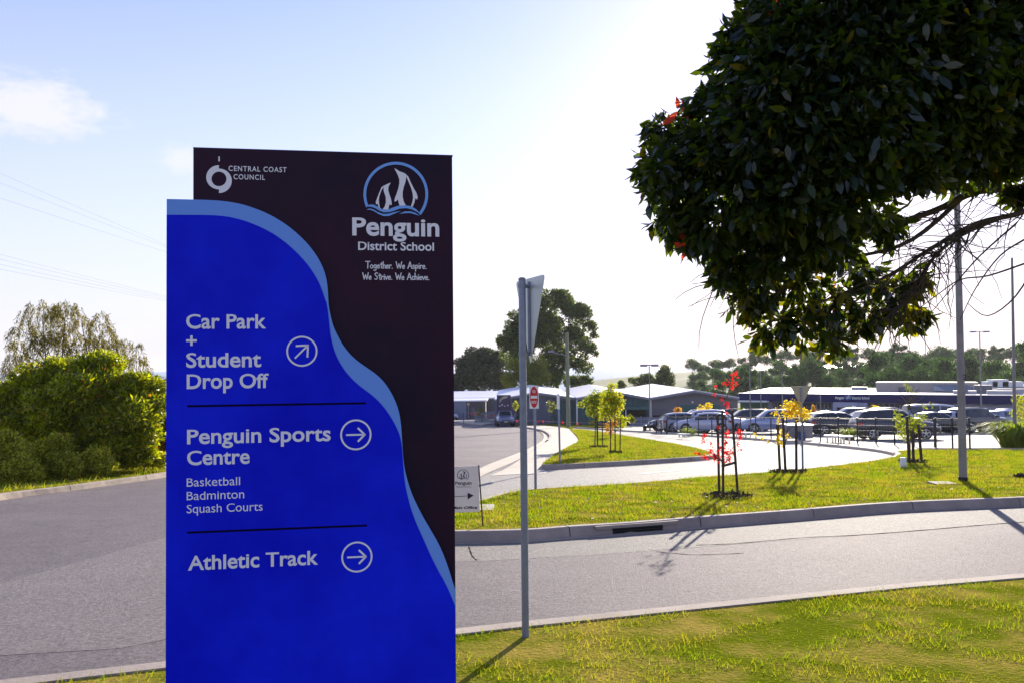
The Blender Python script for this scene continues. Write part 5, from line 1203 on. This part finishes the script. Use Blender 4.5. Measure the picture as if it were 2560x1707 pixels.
# strappy clumps at the right edge and along the car park
ML_strap = mat_leaf('strap_leaf', (.11, .17, .02), (.26, .30, .03), .45, .6, (1.8, 1.8, .5), .08)
def strappy(label, q_, R_, H_, n, seed, name='strappy_plant'):
    rng = np.random.default_rng(seed); a = rng.uniform(0, 6.28, n); r0 = R_*.55*np.sqrt(rng.uniform(0, 1, n)); l = H_*rng.uniform(.6, 1.15, n); tl = rng.uniform(.2, 1.35, n)
    B = np.stack([r0*np.cos(a), r0*np.sin(a), 0*a], 1); dr_ = np.stack([np.cos(a+rng.normal(0, .6, n)), np.sin(a+rng.normal(0, .6, n)), 0*a], 1); s = np.stack([-dr_[:, 1], dr_[:, 0], 0*a], 1)*.018*H_/.8
    m_ = B+dr_*(l*tl*.35)[:, None]; m_[:, 2] += l*.75; e = B+dr_*(l*tl*.9)[:, None]; e[:, 2] += l*(1-.45*tl)
    V = np.concatenate([np.stack([B-s, B+s, m_+s, m_-s], 1), np.stack([m_-s, m_+s, e+s*.15, e-s*.15], 1)], 0)
    o = fast_mesh(name, V, 4, ML_strap); o.location = q_; tag(o, label, 'plant'); return o
strappy('big bright strappy clump at the right edge of the footpath', W(2545, 1118, .1), 1.15, 1.25, 700, 1)
strappy('second strappy clump half out of frame at the right edge', W(2600, 1116, .1), 1.1, 1.3, 500, 2)
strappy('low strappy plants on the kerbed bed beside the silver sedan', W(2505, 1080, .1), 1.2, .42, 260, 3)
strappy('strappy plant with pale flowers left of the dark wagon', W(2120, 1099, .05), .55, .75, 220, 4)
strappy('small strappy plant among the pale hatchbacks near the fence', W(1722, 1088, .05), .6, .6, 180, 5)
q = W(2500, 1080, .0)
tag(obj('planter_kerb', MB().box(q.x-1.3, q.x+2.2, q.y-.12, q.y+.12, q.z-.05, q.z+.16), M_conc), 'short pale kerb edging the plant bed by the silver sedan', 'kerb')
q = A(2545, 1100, 46); tree('yellow_shrub', 'tall yellow and green shrub at the right edge behind the pole', 'shrub', (q.x, 46, gz(46)), PX([(2545, 1000, 0, 15), (2555, 1020, 0, 18), (2540, 1035, 0, 14), (2560, 1050, 0, 20), (2545, 1055, 0, 14), (2575, 1000, 0, 24), (2580, 1040, 0, 24)], 46), 2200, .10, .06, ML_lime, .04, 71, shell=.4)

# small lawn and path furniture
q = W(2258, 1167, LH); b = MB().lathe([(.085, 0), (.085, .27), (.075, .285), (.01, .287)], 18)
o = obj('marker_post', b, M_white, None, .6); o.location = q; tag(o, 'short white round marker post on the lawn by the green sapling', 'marker post')
q = W(2355, 1208, LH+.004); tag(obj('access_cover', MB().box(q.x-.24, q.x+.24, q.y-.2, q.y+.2, q.z-.03, q.z+.03), M_conc), 'pale access cover lying in the lawn left of the light pole', 'access cover')
q = W(1213, 1270, LH); tag(obj('access_cover', MB().box(q.x-.16, q.x+.16, q.y-.3, q.y+.3, q.z-.03, q.z+.03), M_path), 'pale access cover beside the Main Office board', 'access cover')
mulch(2560, 1192, 20, 'dark mulch patch on the lawn at the right edge'); 
q = W(1612, 1076, .12); o = thing('litter_bin', 'dark round litter bin on the path by the halls', 'bin', q); k = q.y/2000
obj('body', MB().lathe([(4.4*k, 0), (4.6*k, 12*k), (4.2*k, 12.2*k)], 16), M_black, o, .6); obj('lid', MB().lathe([(5.2*k, 12.4*k), (5.2*k, 14*k), (3*k, 15*k), (.1, 15.2*k)], 16), M_galv, o, .6)
# benches along the drop-off path
def bench(label, pl, pr, base_l, hpx, n, grp):
    a, c_ = W(*pl, .12), W(*pr, .12); L_ = (c_-a).length; an = math.atan2(c_.y-a.y, c_.x-a.x); t_ = thing('bench', label, 'bench', a, an, grp); k = a.y/2000; h_ = hpx*k; sl2 = (c_.z-a.z)/L_
    s_ = lambda x: x*sl2
    b_ = MB().box(-.15, L_+.15, -.22, .22, h_-.07, h_); b_.v = [(x, y, z+s_(x)) for x, y, z in b_.v]; obj('seat', b_, M_white, t_)
    for i in range(n):
        for yy in (-.15, .15):
            x = L_*(.05+.9*i/(n-1)); obj('leg', MB().box(x-.035, x+.035, yy-.03, yy+.03, s_(x), s_(x)+h_-.07), M_white, t_)
bench('white slatted bench left of the dark wagon, nearest of three', (2073, 1104), (2119, 1107), 0, 18, 3, None)
bench('white bench right of the scarlet sapling, by the dark four-wheel drive', (1846, 1090), (1872, 1092), 0, 12, 3, None)
bench('white bench before the pale hatchbacks, farthest of three', (1702, 1092), (1716, 1092.5), 0, 9.5, 2, None)
# trailer-like mesh bin by the golden sapling
q = W(2003, 1100, .1); k = q.y/2000; t = thing('mesh_cage', 'grey mesh-sided bin store behind the golden sapling stakes', 'bin store', (q.x, q.y, q.z), R(4))
obj('side_panel', MB().box(-31*k, 30*k, 0, .05, .1, 36*k), mat('cage_grey', (.24, .23, .25), .6, (.17, .17, .19), 6), t); obj('lid', MB().box(-33*k, 32*k, -.1, 1.2, 36.5*k, 39*k), M_white, t)
obj('end_panel', MB().box(-31*k, -30*k, .055, 1.1, .1, 36*k), mat('cage_grey', (0, 0, 0)), t); obj('wheeled_bin', MB().box(-10*k, 4*k, -.35, -.05, 0, 22*k), mat('bin_blue', (.05, .07, .2), .5), t)

# ------------------------------------------------------------------ fence of the car park
M_fence = mat('black_fence', (.014, .014, .018), .5)
M_fwire = mat('fence_wire', (.35, .35, .38), .5, metal=.4)
def mesh_fence(label, pxs, hpx_h, posts, wires=True, rows=5, rail=True):
    P = [W(a, b_, .12) for a, b_ in pxs]; o0 = P[0]; t_ = thing('mesh_fence', label, 'fence', o0); L_ = [p-o0 for p in P]
    seg = [0]
    for i in range(1, len(L_)): seg.append(seg[-1]+(L_[i]-L_[i-1]).length)
    def at(s_):
        s_ = min(max(s_, 0), seg[-1]-1e-6)
        for i in range(1, len(seg)):
            if s_ <= seg[i]: return L_[i-1].lerp(L_[i], (s_-seg[i-1])/(seg[i]-seg[i-1]))
    for i in range(posts):
        p = at(seg[-1]*i/(posts-1)); obj('post', MB().box(p.x-.026, p.x+.026, p.y-.026, p.y+.026, p.z, p.z+hpx_h+.06), M_fence, t_)
    b_ = MB()
    n = int(seg[-1]/.9)
    for k_ in (hpx_h, ):
        for i in range(n): a, c_ = at(seg[-1]*i/n), at(seg[-1]*(i+1)/n); b_.bar(a+Vector((0, 0, k_)), c_+Vector((0, 0, k_)), .04, .04)
    obj('top_rail', b_, M_fence, t_)
    b_ = MB()
    for r_ in range(rows):
        for i in range(n): a, c_ = at(seg[-1]*i/n), at(seg[-1]*(i+1)/n); z_ = Vector((0, 0, .08+(hpx_h-.12)*r_/(rows-1))); b_.bar(a+z_, c_+z_, .006, .010)
    m_ = int(seg[-1]/.10)
    for i in range(m_+1):
        p = at(seg[-1]*i/m_); b_.bar(p+Vector((0, 0, .06)), p+Vector((0, 0, hpx_h)), .003)
    obj('wire_panel', b_, M_fwire, t_)
mesh_fence('long black post and wire fence between footpath and parked cars', [(1668, 1085), (1746, 1089), (1900, 1095), (2035, 1101), (2165, 1107), (2218, 1110), (2337, 1117)], 1.18, 18)
mesh_fence('short pale wire fence panel between dark wagon and thick light pole', [(2340, 1117.5), (2425, 1121)], 1.22, 3)
b = MB(); t = thing('handrail', 'black handrail stub at the far left end of the car-park fence', 'railing', W(1641, 1082, .1)); q = W(1641, 1082, .1)
for (xa, ya) in ((1641, 1082), (1653, 1084), (1666, 1085)): p = W(xa, ya, .1)-q; obj('post', MB().box(p.x-.03, p.x+.03, p.y-.03, p.y+.03, p.z, p.z+.95), M_fence, t)
p0, p1 = W(1641, 1082, .1)-q, W(1666, 1085, .1)-q
for zz in (.95, .5): obj('rail', MB().bar(p0+Vector((0, 0, zz)), p1+Vector((0, 0, zz)), .04, .04), M_fence, t)

# ------------------------------------------------------------------ cars
PROF = {
 'suv': (4.55, [(0, .46, .80, .90, .70, .80, .72), (.07, .32, .95, 1.05, .82, .89, .78), (.42, .29, 1.0, 1.58, .86, .92, .66), (.9, .28, 1.0, 1.68, .87, .93, .67), (2.0, .28, .99, 1.70, .87, .93, .68), (2.6, .28, .98, 1.63, .87, .93, .66), (3.35, .28, .98, 1.08, .87, .92, .76), (4.05, .30, .92, 1.0, .85, .90, .74), (4.42, .34, .80, .86, .78, .84, .68), (4.55, .45, .66, .70, .64, .70, .58)]),
 'sedan': (4.6, [(0, .42, .72, .84, .68, .76, .70), (.08, .28, .88, .98, .80, .86, .78), (.75, .26, .92, 1.04, .84, .89, .74), (1.35, .25, .92, 1.38, .85, .90, .60), (1.9, .25, .91, 1.44, .85, .90, .60), (2.5, .25, .90, 1.40, .85, .90, .60), (3.3, .25, .89, .98, .85, .89, .74), (4.1, .27, .80, .88, .82, .86, .70), (4.48, .32, .68, .74, .74, .80, .64), (4.6, .40, .56, .6, .6, .66, .54)]),
 'hatch': (4.1, [(0, .44, .80, .90, .68, .76, .70), (.07, .30, .92, 1.02, .80, .85, .75), (.45, .27, .95, 1.40, .83, .88, .62), (1.0, .26, .94, 1.49, .84, .88, .62), (1.8, .26, .93, 1.50, .84, .88, .62), (2.3, .26, .92, 1.44, .84, .88, .61), (3.0, .26, .92, 1.02, .84, .87, .72), (3.65, .28, .84, .92, .80, .84, .68), (4.0, .33, .72, .77, .72, .78, .62), (4.1, .42, .6, .64, .6, .66, .54)]),
 'van': (4.9, [(0, .46, .95, 1.05, .78, .86, .78), (.06, .34, 1.1, 1.2, .88, .93, .82), (.22, .32, 1.12, 1.88, .90, .95, .78), (.8, .31, 1.12, 1.95, .90, .95, .78), (2.4, .31, 1.1, 1.95, .90, .95, .78), (3.4, .31, 1.08, 1.85, .90, .95, .74), (4.1, .31, 1.05, 1.2, .89, .93, .78), (4.6, .33, .92, 1.0, .85, .90, .74), (4.82, .36, .8, .86, .78, .84, .68), (4.9, .46, .66, .7, .66, .72, .6)])}
M_tyre = mat('tyre', (.012, .012, .013), .8); M_rim = mat('alloy_rim', (.45, .45, .48), .3, metal=.8); M_plast = mat('dark_plastic', (.015, .015, .018), .6)
M_cglass = mat('car_glass', (.012, .015, .025), .04, spec=.8); M_tail = mat('tail_red', (.35, .01, .012), .2, spec=.6); M_head = mat('headlamp', (.55, .56, .6), .12, spec=.7); M_plate = mat('plate_blank', (.55, .55, .6), .5)
def paint(n, c): return mat('paint_'+n, c, .3, spec=.5, coat=.8, metal=.15)
def car(label, kind, col, loc, rz, cat='car', rails=True, name='parked_car', wheel=.34):
    L_, ST = PROF[kind]; t_ = thing(name, label, cat, loc, rz); pm_ = paint(*col); x0 = L_/2
    def sec(st):
        x, zb, zl, zt, wb, wl, wt = st; x -= x0; zm = zb+(zl-zb)*.45
        half = [(wb*.92, zb), (wb, zb+.06), (wl*.995+.01, zm), (wl, zl-.05), (wl-.025, zl), (wt+.02, zt-.05), (wt-.05, zt-.008), (wt*.5, zt+.012)]
        return [(x, -a, z_) for a, z_ in half]+[(x, a, z_) for a, z_ in half[::-1]]
    # finer stations by smooth interpolation
    st2 = []
    for i in range(len(ST)-1):
        for k in range(3):
            s_ = k/3; e = ST[i]; f_ = ST[i+1]; st2.append(tuple(e[j]+(f_[j]-e[j])*s_ for j in range(7)))
    st2.append(ST[-1]); b_ = MB(); n = 16
    for st in st2: b_.v += sec(st)
    for i in range(len(st2)-1):
        for k in range(n): k2 = (k+1) % n; b_.f.append((i*n+k, (i+1)*n+k, (i+1)*n+k2, i*n+k2))
    b_.f.append(tuple(range(n))); b_.f.append(tuple((len(st2)-1)*n+k for k in range(n))[::-1])
    obj('body', b_, pm_, t_, .5)
    def interp(x):
        for i in range(len(ST)-1):
            if ST[i][0] <= x <= ST[i+1][0]: s_ = (x-ST[i][0])/(ST[i+1][0]-ST[i][0]); return [ST[i][j]+(ST[i+1][j]-ST[i][j])*s_ for j in range(7)]
        return ST[-1]
    # side windows follow the cabin side
    tops = [s_ for s_ in ST if s_[3]-s_[2] > .35]; xa, xb = tops[0][0], tops[-1][0]; cow = ST[ST.index(tops[-1])+1]; rea = ST[ST.index(tops[0])-1]
    def side(x, f_, s_, o_=.008):
        e = interp(x); z_ = e[2]+(e[3]-.05-e[2])*f_; y = (e[5]-.025)+((e[6]+.02)-(e[5]-.025))*f_; return (x-x0, s_*(y+o_), z_)
    cuts = [xa+.02, xa+(xb-xa)*.30, xa+(xb-xa)*.68, xb+(cow[0]-xb)*.5]
    for s_ in (-1, 1):
        for i in range(3):
            c0, c1_ = cuts[i]+.03, cuts[i+1]-.03; tl, tr_ = c0, c1_
            if i == 0: c0 = xa-(xa-rea[0])*.35
            pts = []
            bl_, br_2 = side(c0, .10, s_), side(c1_ if i < 2 else xb+(cow[0]-xb)*.72, .10 if i < 2 else .22, s_); 
            t0, t1 = side(max(tl, xa+.03), .90, s_), side(tr_ if i < 2 else xb-.04, .90, s_)
            f_ = (0, 1, 2, 3) if s_ < 0 else (3, 2, 1, 0); obj('window', MB().add([bl_, br_2, t1, t0], [f_]), M_cglass, t_)
    def glass(name_, s0, s1, lo, hi, o_):
        q_ = []
        for st, fr in ((s0, lo), (s1, hi)): pass
        def p(fr, sgn):
            e = [s0[j]+(s1[j]-s0[j])*fr for j in range(7)]; return (e[0]-x0+o_, sgn*(e[6]-.10), e[3]+.012)
        vs = [p(lo, -1), p(lo, 1), p(hi, 1), p(hi, -1)]; obj(name_, MB().add(vs, [(0, 1, 2, 3) if o_ > 0 else (3, 2, 1, 0)]), M_cglass, t_)
    glass('windscreen', cow, tops[-1], .06, .90, .014); glass('rear_window', rea, tops[0], .18, .92, -.014)
    for fx in (.19, .80):
        for s_ in (-1, 1):
            cx = L_*fx-x0; e = interp(L_*fx); y = s_*(max(e[4], e[5])-.10); r = wheel
            ws = obj('wheel', MB().add([], []), None, t_) if False else None
            b_ = MB(); yo = s_*(max(e[4], e[5])+.012)
            ar = obj('wheel_arch', MB().add([(cx+(r+.07)*math.cos(R(k)), yo+s_*.004, r+.02+(r+.07)*math.sin(R(k))) for k in range(-20, 201, 13)], [tuple(range(17)) if s_ < 0 else tuple(range(17))[::-1]]), M_plast, t_)
            def cyl(prof):
                bb = MB(); m2 = 24
                for rr, yy in prof:
                    for k in range(m2): a = 2*math.pi*k/m2; bb.v.append((cx+rr*math.cos(a), s_*yy, r+rr*math.sin(a)))
                for i in range(len(prof)-1):
                    for k in range(m2): k2 = (k+1) % m2; f_ = (i*m2+k, (i+1)*m2+k, (i+1)*m2+k2, i*m2+k2); bb.f.append(f_ if s_ > 0 else f_[::-1])
                return bb
            w0 = abs(yo)+.022
            wo = obj('wheel', cyl([(r*.2, w0-.24), (r*.96, w0-.24), (r, w0-.2), (r, w0-.03), (r*.95, w0), (r*.70, w0+.002), (r*.66, w0-.02), (.001, w0-.02)]), M_tyre, t_, .6)
            b_ = MB()
            for k in range(5):
                a = R(72*k+20); b_.bar((cx, s_*(w0-.008), r), (cx+r*.66*math.cos(a), s_*(w0-.008), r+r*.66*math.sin(a)), .012, .055)
            rr_ = cyl([(r*.70, w0+.004), (r*.62, w0+.006)]); b_.add(rr_.v, rr_.f); rr_ = cyl([(r*.16, w0+.003), (.001, w0+.004)]); b_.add(rr_.v, rr_.f)
            obj('rim', b_, M_rim, wo)
    e = ST[-2]; 
    for s_ in (-1, 1):
        xh = ST[-2][0]-x0; zc = e[2]-.02
        obj('headlight', MB().add([(xh-.28, s_*(ST[-3][5]-.015), zc+.04), (xh-.02, s_*(e[5]-.02), zc+.02), (xh+.07, s_*(e[5]-.18), zc-.03), (xh+.07, s_*(e[5]-.20), zc-.16), (xh-.01, s_*(e[5]+.015), zc-.14), (xh-.26, s_*(ST[-3][5]+.02), zc-.08)], [(0, 1, 4, 5) if s_ < 0 else (5, 4, 1, 0), (1, 2, 3, 4) if s_ < 0 else (4, 3, 2, 1)]), M_head, t_)
        e1 = ST[1]; xr_ = e1[0]-x0
        obj('tail_light', MB().add([(xr_-.05, s_*(e1[5]-.24), e1[2]+.02), (xr_-.02, s_*(e1[5]+.012), e1[2]+.03), (xr_+.26, s_*(e1[5]+.035), e1[2]+.0), (xr_+.22, s_*(e1[5]+.035), e1[2]-.13), (xr_-.03, s_*(e1[5]+.015), e1[2]-.2), (xr_-.06, s_*(e1[5]-.24), e1[2]-.16)], [(0, 1, 4, 5), (1, 2, 3, 4)]), M_tail, t_)
        xm = cow[0]-x0-.28; obj('mirror', MB().box(xm-.07, xm+.07, min(s_*(cow[5]), s_*(cow[5]+.2)), max(s_*cow[5], s_*(cow[5]+.2)), cow[2]+.03, cow[2]+.17), pm_ if kind != 'van' else M_plast, t_)
    zf = ST[-1][1]; obj('front_bumper', MB().box(ST[-1][0]-x0-.1, ST[-1][0]-x0+.02, -.62, .62, zf-.12, zf+.10), M_plast, t_); obj('grille', MB().box(ST[-1][0]-x0-.05, ST[-1][0]-x0+.012, -.42, .42, zf+.13, zf+.22), M_plast, t_)
    obj('rear_bumper', MB().box(-x0-.02, -x0+.1, -.66, .66, ST[0][1]-.12, ST[0][1]+.08), M_plast if kind == 'suv' else pm_, t_)
    obj('number_plate', MB().box(-x0-.032, -x0-.01, -.19, .19, ST[0][1]+.14, ST[0][1]+.25), M_plate, t_); obj('number_plate', MB().box(x0+.013, x0+.03, -.19, .19, zf, zf+.10), M_plate, t_)
    if kind in ('suv',) and rails:
        for s_ in (-1, 1):
            zr_ = tops[1][3]; b_ = MB().bar((tops[0][0]-x0+.15, s_*.56, zr_+.03), (tops[-1][0]-x0-.1, s_*.56, zr_+.05), .04, .035); obj('roof_rail', b_, M_plast, t_)
    return t_
WHITE = ('white', (.46, .46, .58)); SILV = ('silver', (.24, .25, .34)); DARK = ('charcoal', (.03, .028, .035)); NAVY = ('navy', (.02, .025, .07)); MAR = ('maroon', (.16, .02, .03)); BLU = ('pale_blue', (.30, .36, .58)); BRZ = ('bronze_grey', (.09, .075, .075)); BLK = ('black', (.012, .012, .016))
def at(px, py): q_ = W(px, py, .004); return q_
def put_car(label, kind, col, px, py, deg, **k):
    q_ = at(px, py); o = car(label, kind, col, q_, R(deg), **k); o.rotation_euler = (0, 0, R(deg)); 
    # lie on the sloping ground
    nrm = Vector((0, SL, 1)).normalized(); o.rotation_mode = 'QUATERNION'
    o.rotation_quaternion = Vector((0, 0, 1)).rotation_difference(nrm) @ Matrix.Rotation(R(deg), 3, 'Z').to_quaternion(); return o
put_car('silver and navy wagon driving towards the camera on the road', 'suv', ('two_tone', (.17, .18, .30)), 1262, 1064, -86, name='driving_car')
put_car('white four-wheel drive half hidden behind the blue sign edge', 'suv', WHITE, 1124, 1050, -70, name='driving_car')
put_car('dark charcoal crossover side-on, right of the white bench by the fence', 'suv', DARK, 2236, 1097, -6)
put_car('dark hatchback with pale roof left of the charcoal crossover', 'hatch', BLK, 2102, 1086, -6)
put_car('navy sedan left of the dark hatchback', 'sedan', NAVY, 2030, 1083, 176)
put_car('pale blue compact four-wheel drive with nose to the left', 'suv', BLU, 1930, 1082, 172)
put_car('bronze-grey crossover right of the scarlet sapling stakes', 'suv', BRZ, 1862, 1075, 176, wheel=.36)
put_car('white wagon partly behind the scarlet sapling stakes', 'suv', WHITE, 1797, 1080, -5, rails=False)
put_car('white hatchback showing its front wheel before the bronze tree', 'hatch', WHITE, 1755, 1082, 174)
put_car('silver hatchback at the left end of the front row', 'hatch', SILV, 1718, 1080, 4)
put_car('charcoal sedan farthest left in the car park', 'sedan', DARK, 1690, 1077, 178)
put_car('silver crossover with roof rails in the second row, left end', 'suv', SILV, 1740, 1068, 178)
put_car('black crossover second row, behind the red sapling', 'suv', BLK, 1818, 1066, 178)
put_car('maroon sedan in the second row before the school windows', 'sedan', MAR, 2052, 1066, 176)
put_car('silver wagon in the second row under the entrance portal', 'suv', SILV, 2122, 1066, 176)
put_car('white sedan second row, right of the silver wagon', 'sedan', WHITE, 2172, 1068, -4)
put_car('pale blue wagon second row with roof rails behind the crossover', 'suv', BLU, 2232, 1066, -4)
put_car('white people mover with a long side window, far behind the green sapling', 'van', WHITE, 2345, 1073, -8, cat='van', wheel=.33)
put_car('white hatchback with red tail-light beside the thick light pole', 'hatch', WHITE, 2400, 1079, 30)
put_car('charcoal crossover parked right of the thick light pole', 'suv', BRZ, 2442, 1079, 18)
put_car('silver sedan showing its boot and tail-light at far right', 'sedan', SILV, 2514, 1070, 22)
put_car('white sedan glinting behind the silver sedan at far right', 'sedan', WHITE, 2525, 1058, 10)
put_car('black sedan in shade behind the wire fence panel', 'sedan', BLK, 2340, 1082, 12)

# ------------------------------------------------------------------ the air
M_air = bpy.data.materials.new('sea_air'); M_air.use_nodes = True; t = M_air.node_tree; t.nodes.clear()
pv = N('ShaderNodeVolumePrincipled', t); pv.inputs['Color'].default_value = (.88, .92, 1.0, 1); pv.inputs['Density'].default_value = .0001; pv.inputs['Anisotropy'].default_value = .35
om = N('ShaderNodeOutputMaterial', t); t.links.new(pv.outputs[0], om.inputs['Volume'])
hz = obj('haze', MB().box(-830, 830, -320, 1850, -11, 14.5), M_air); hz['kind'] = 'stuff'
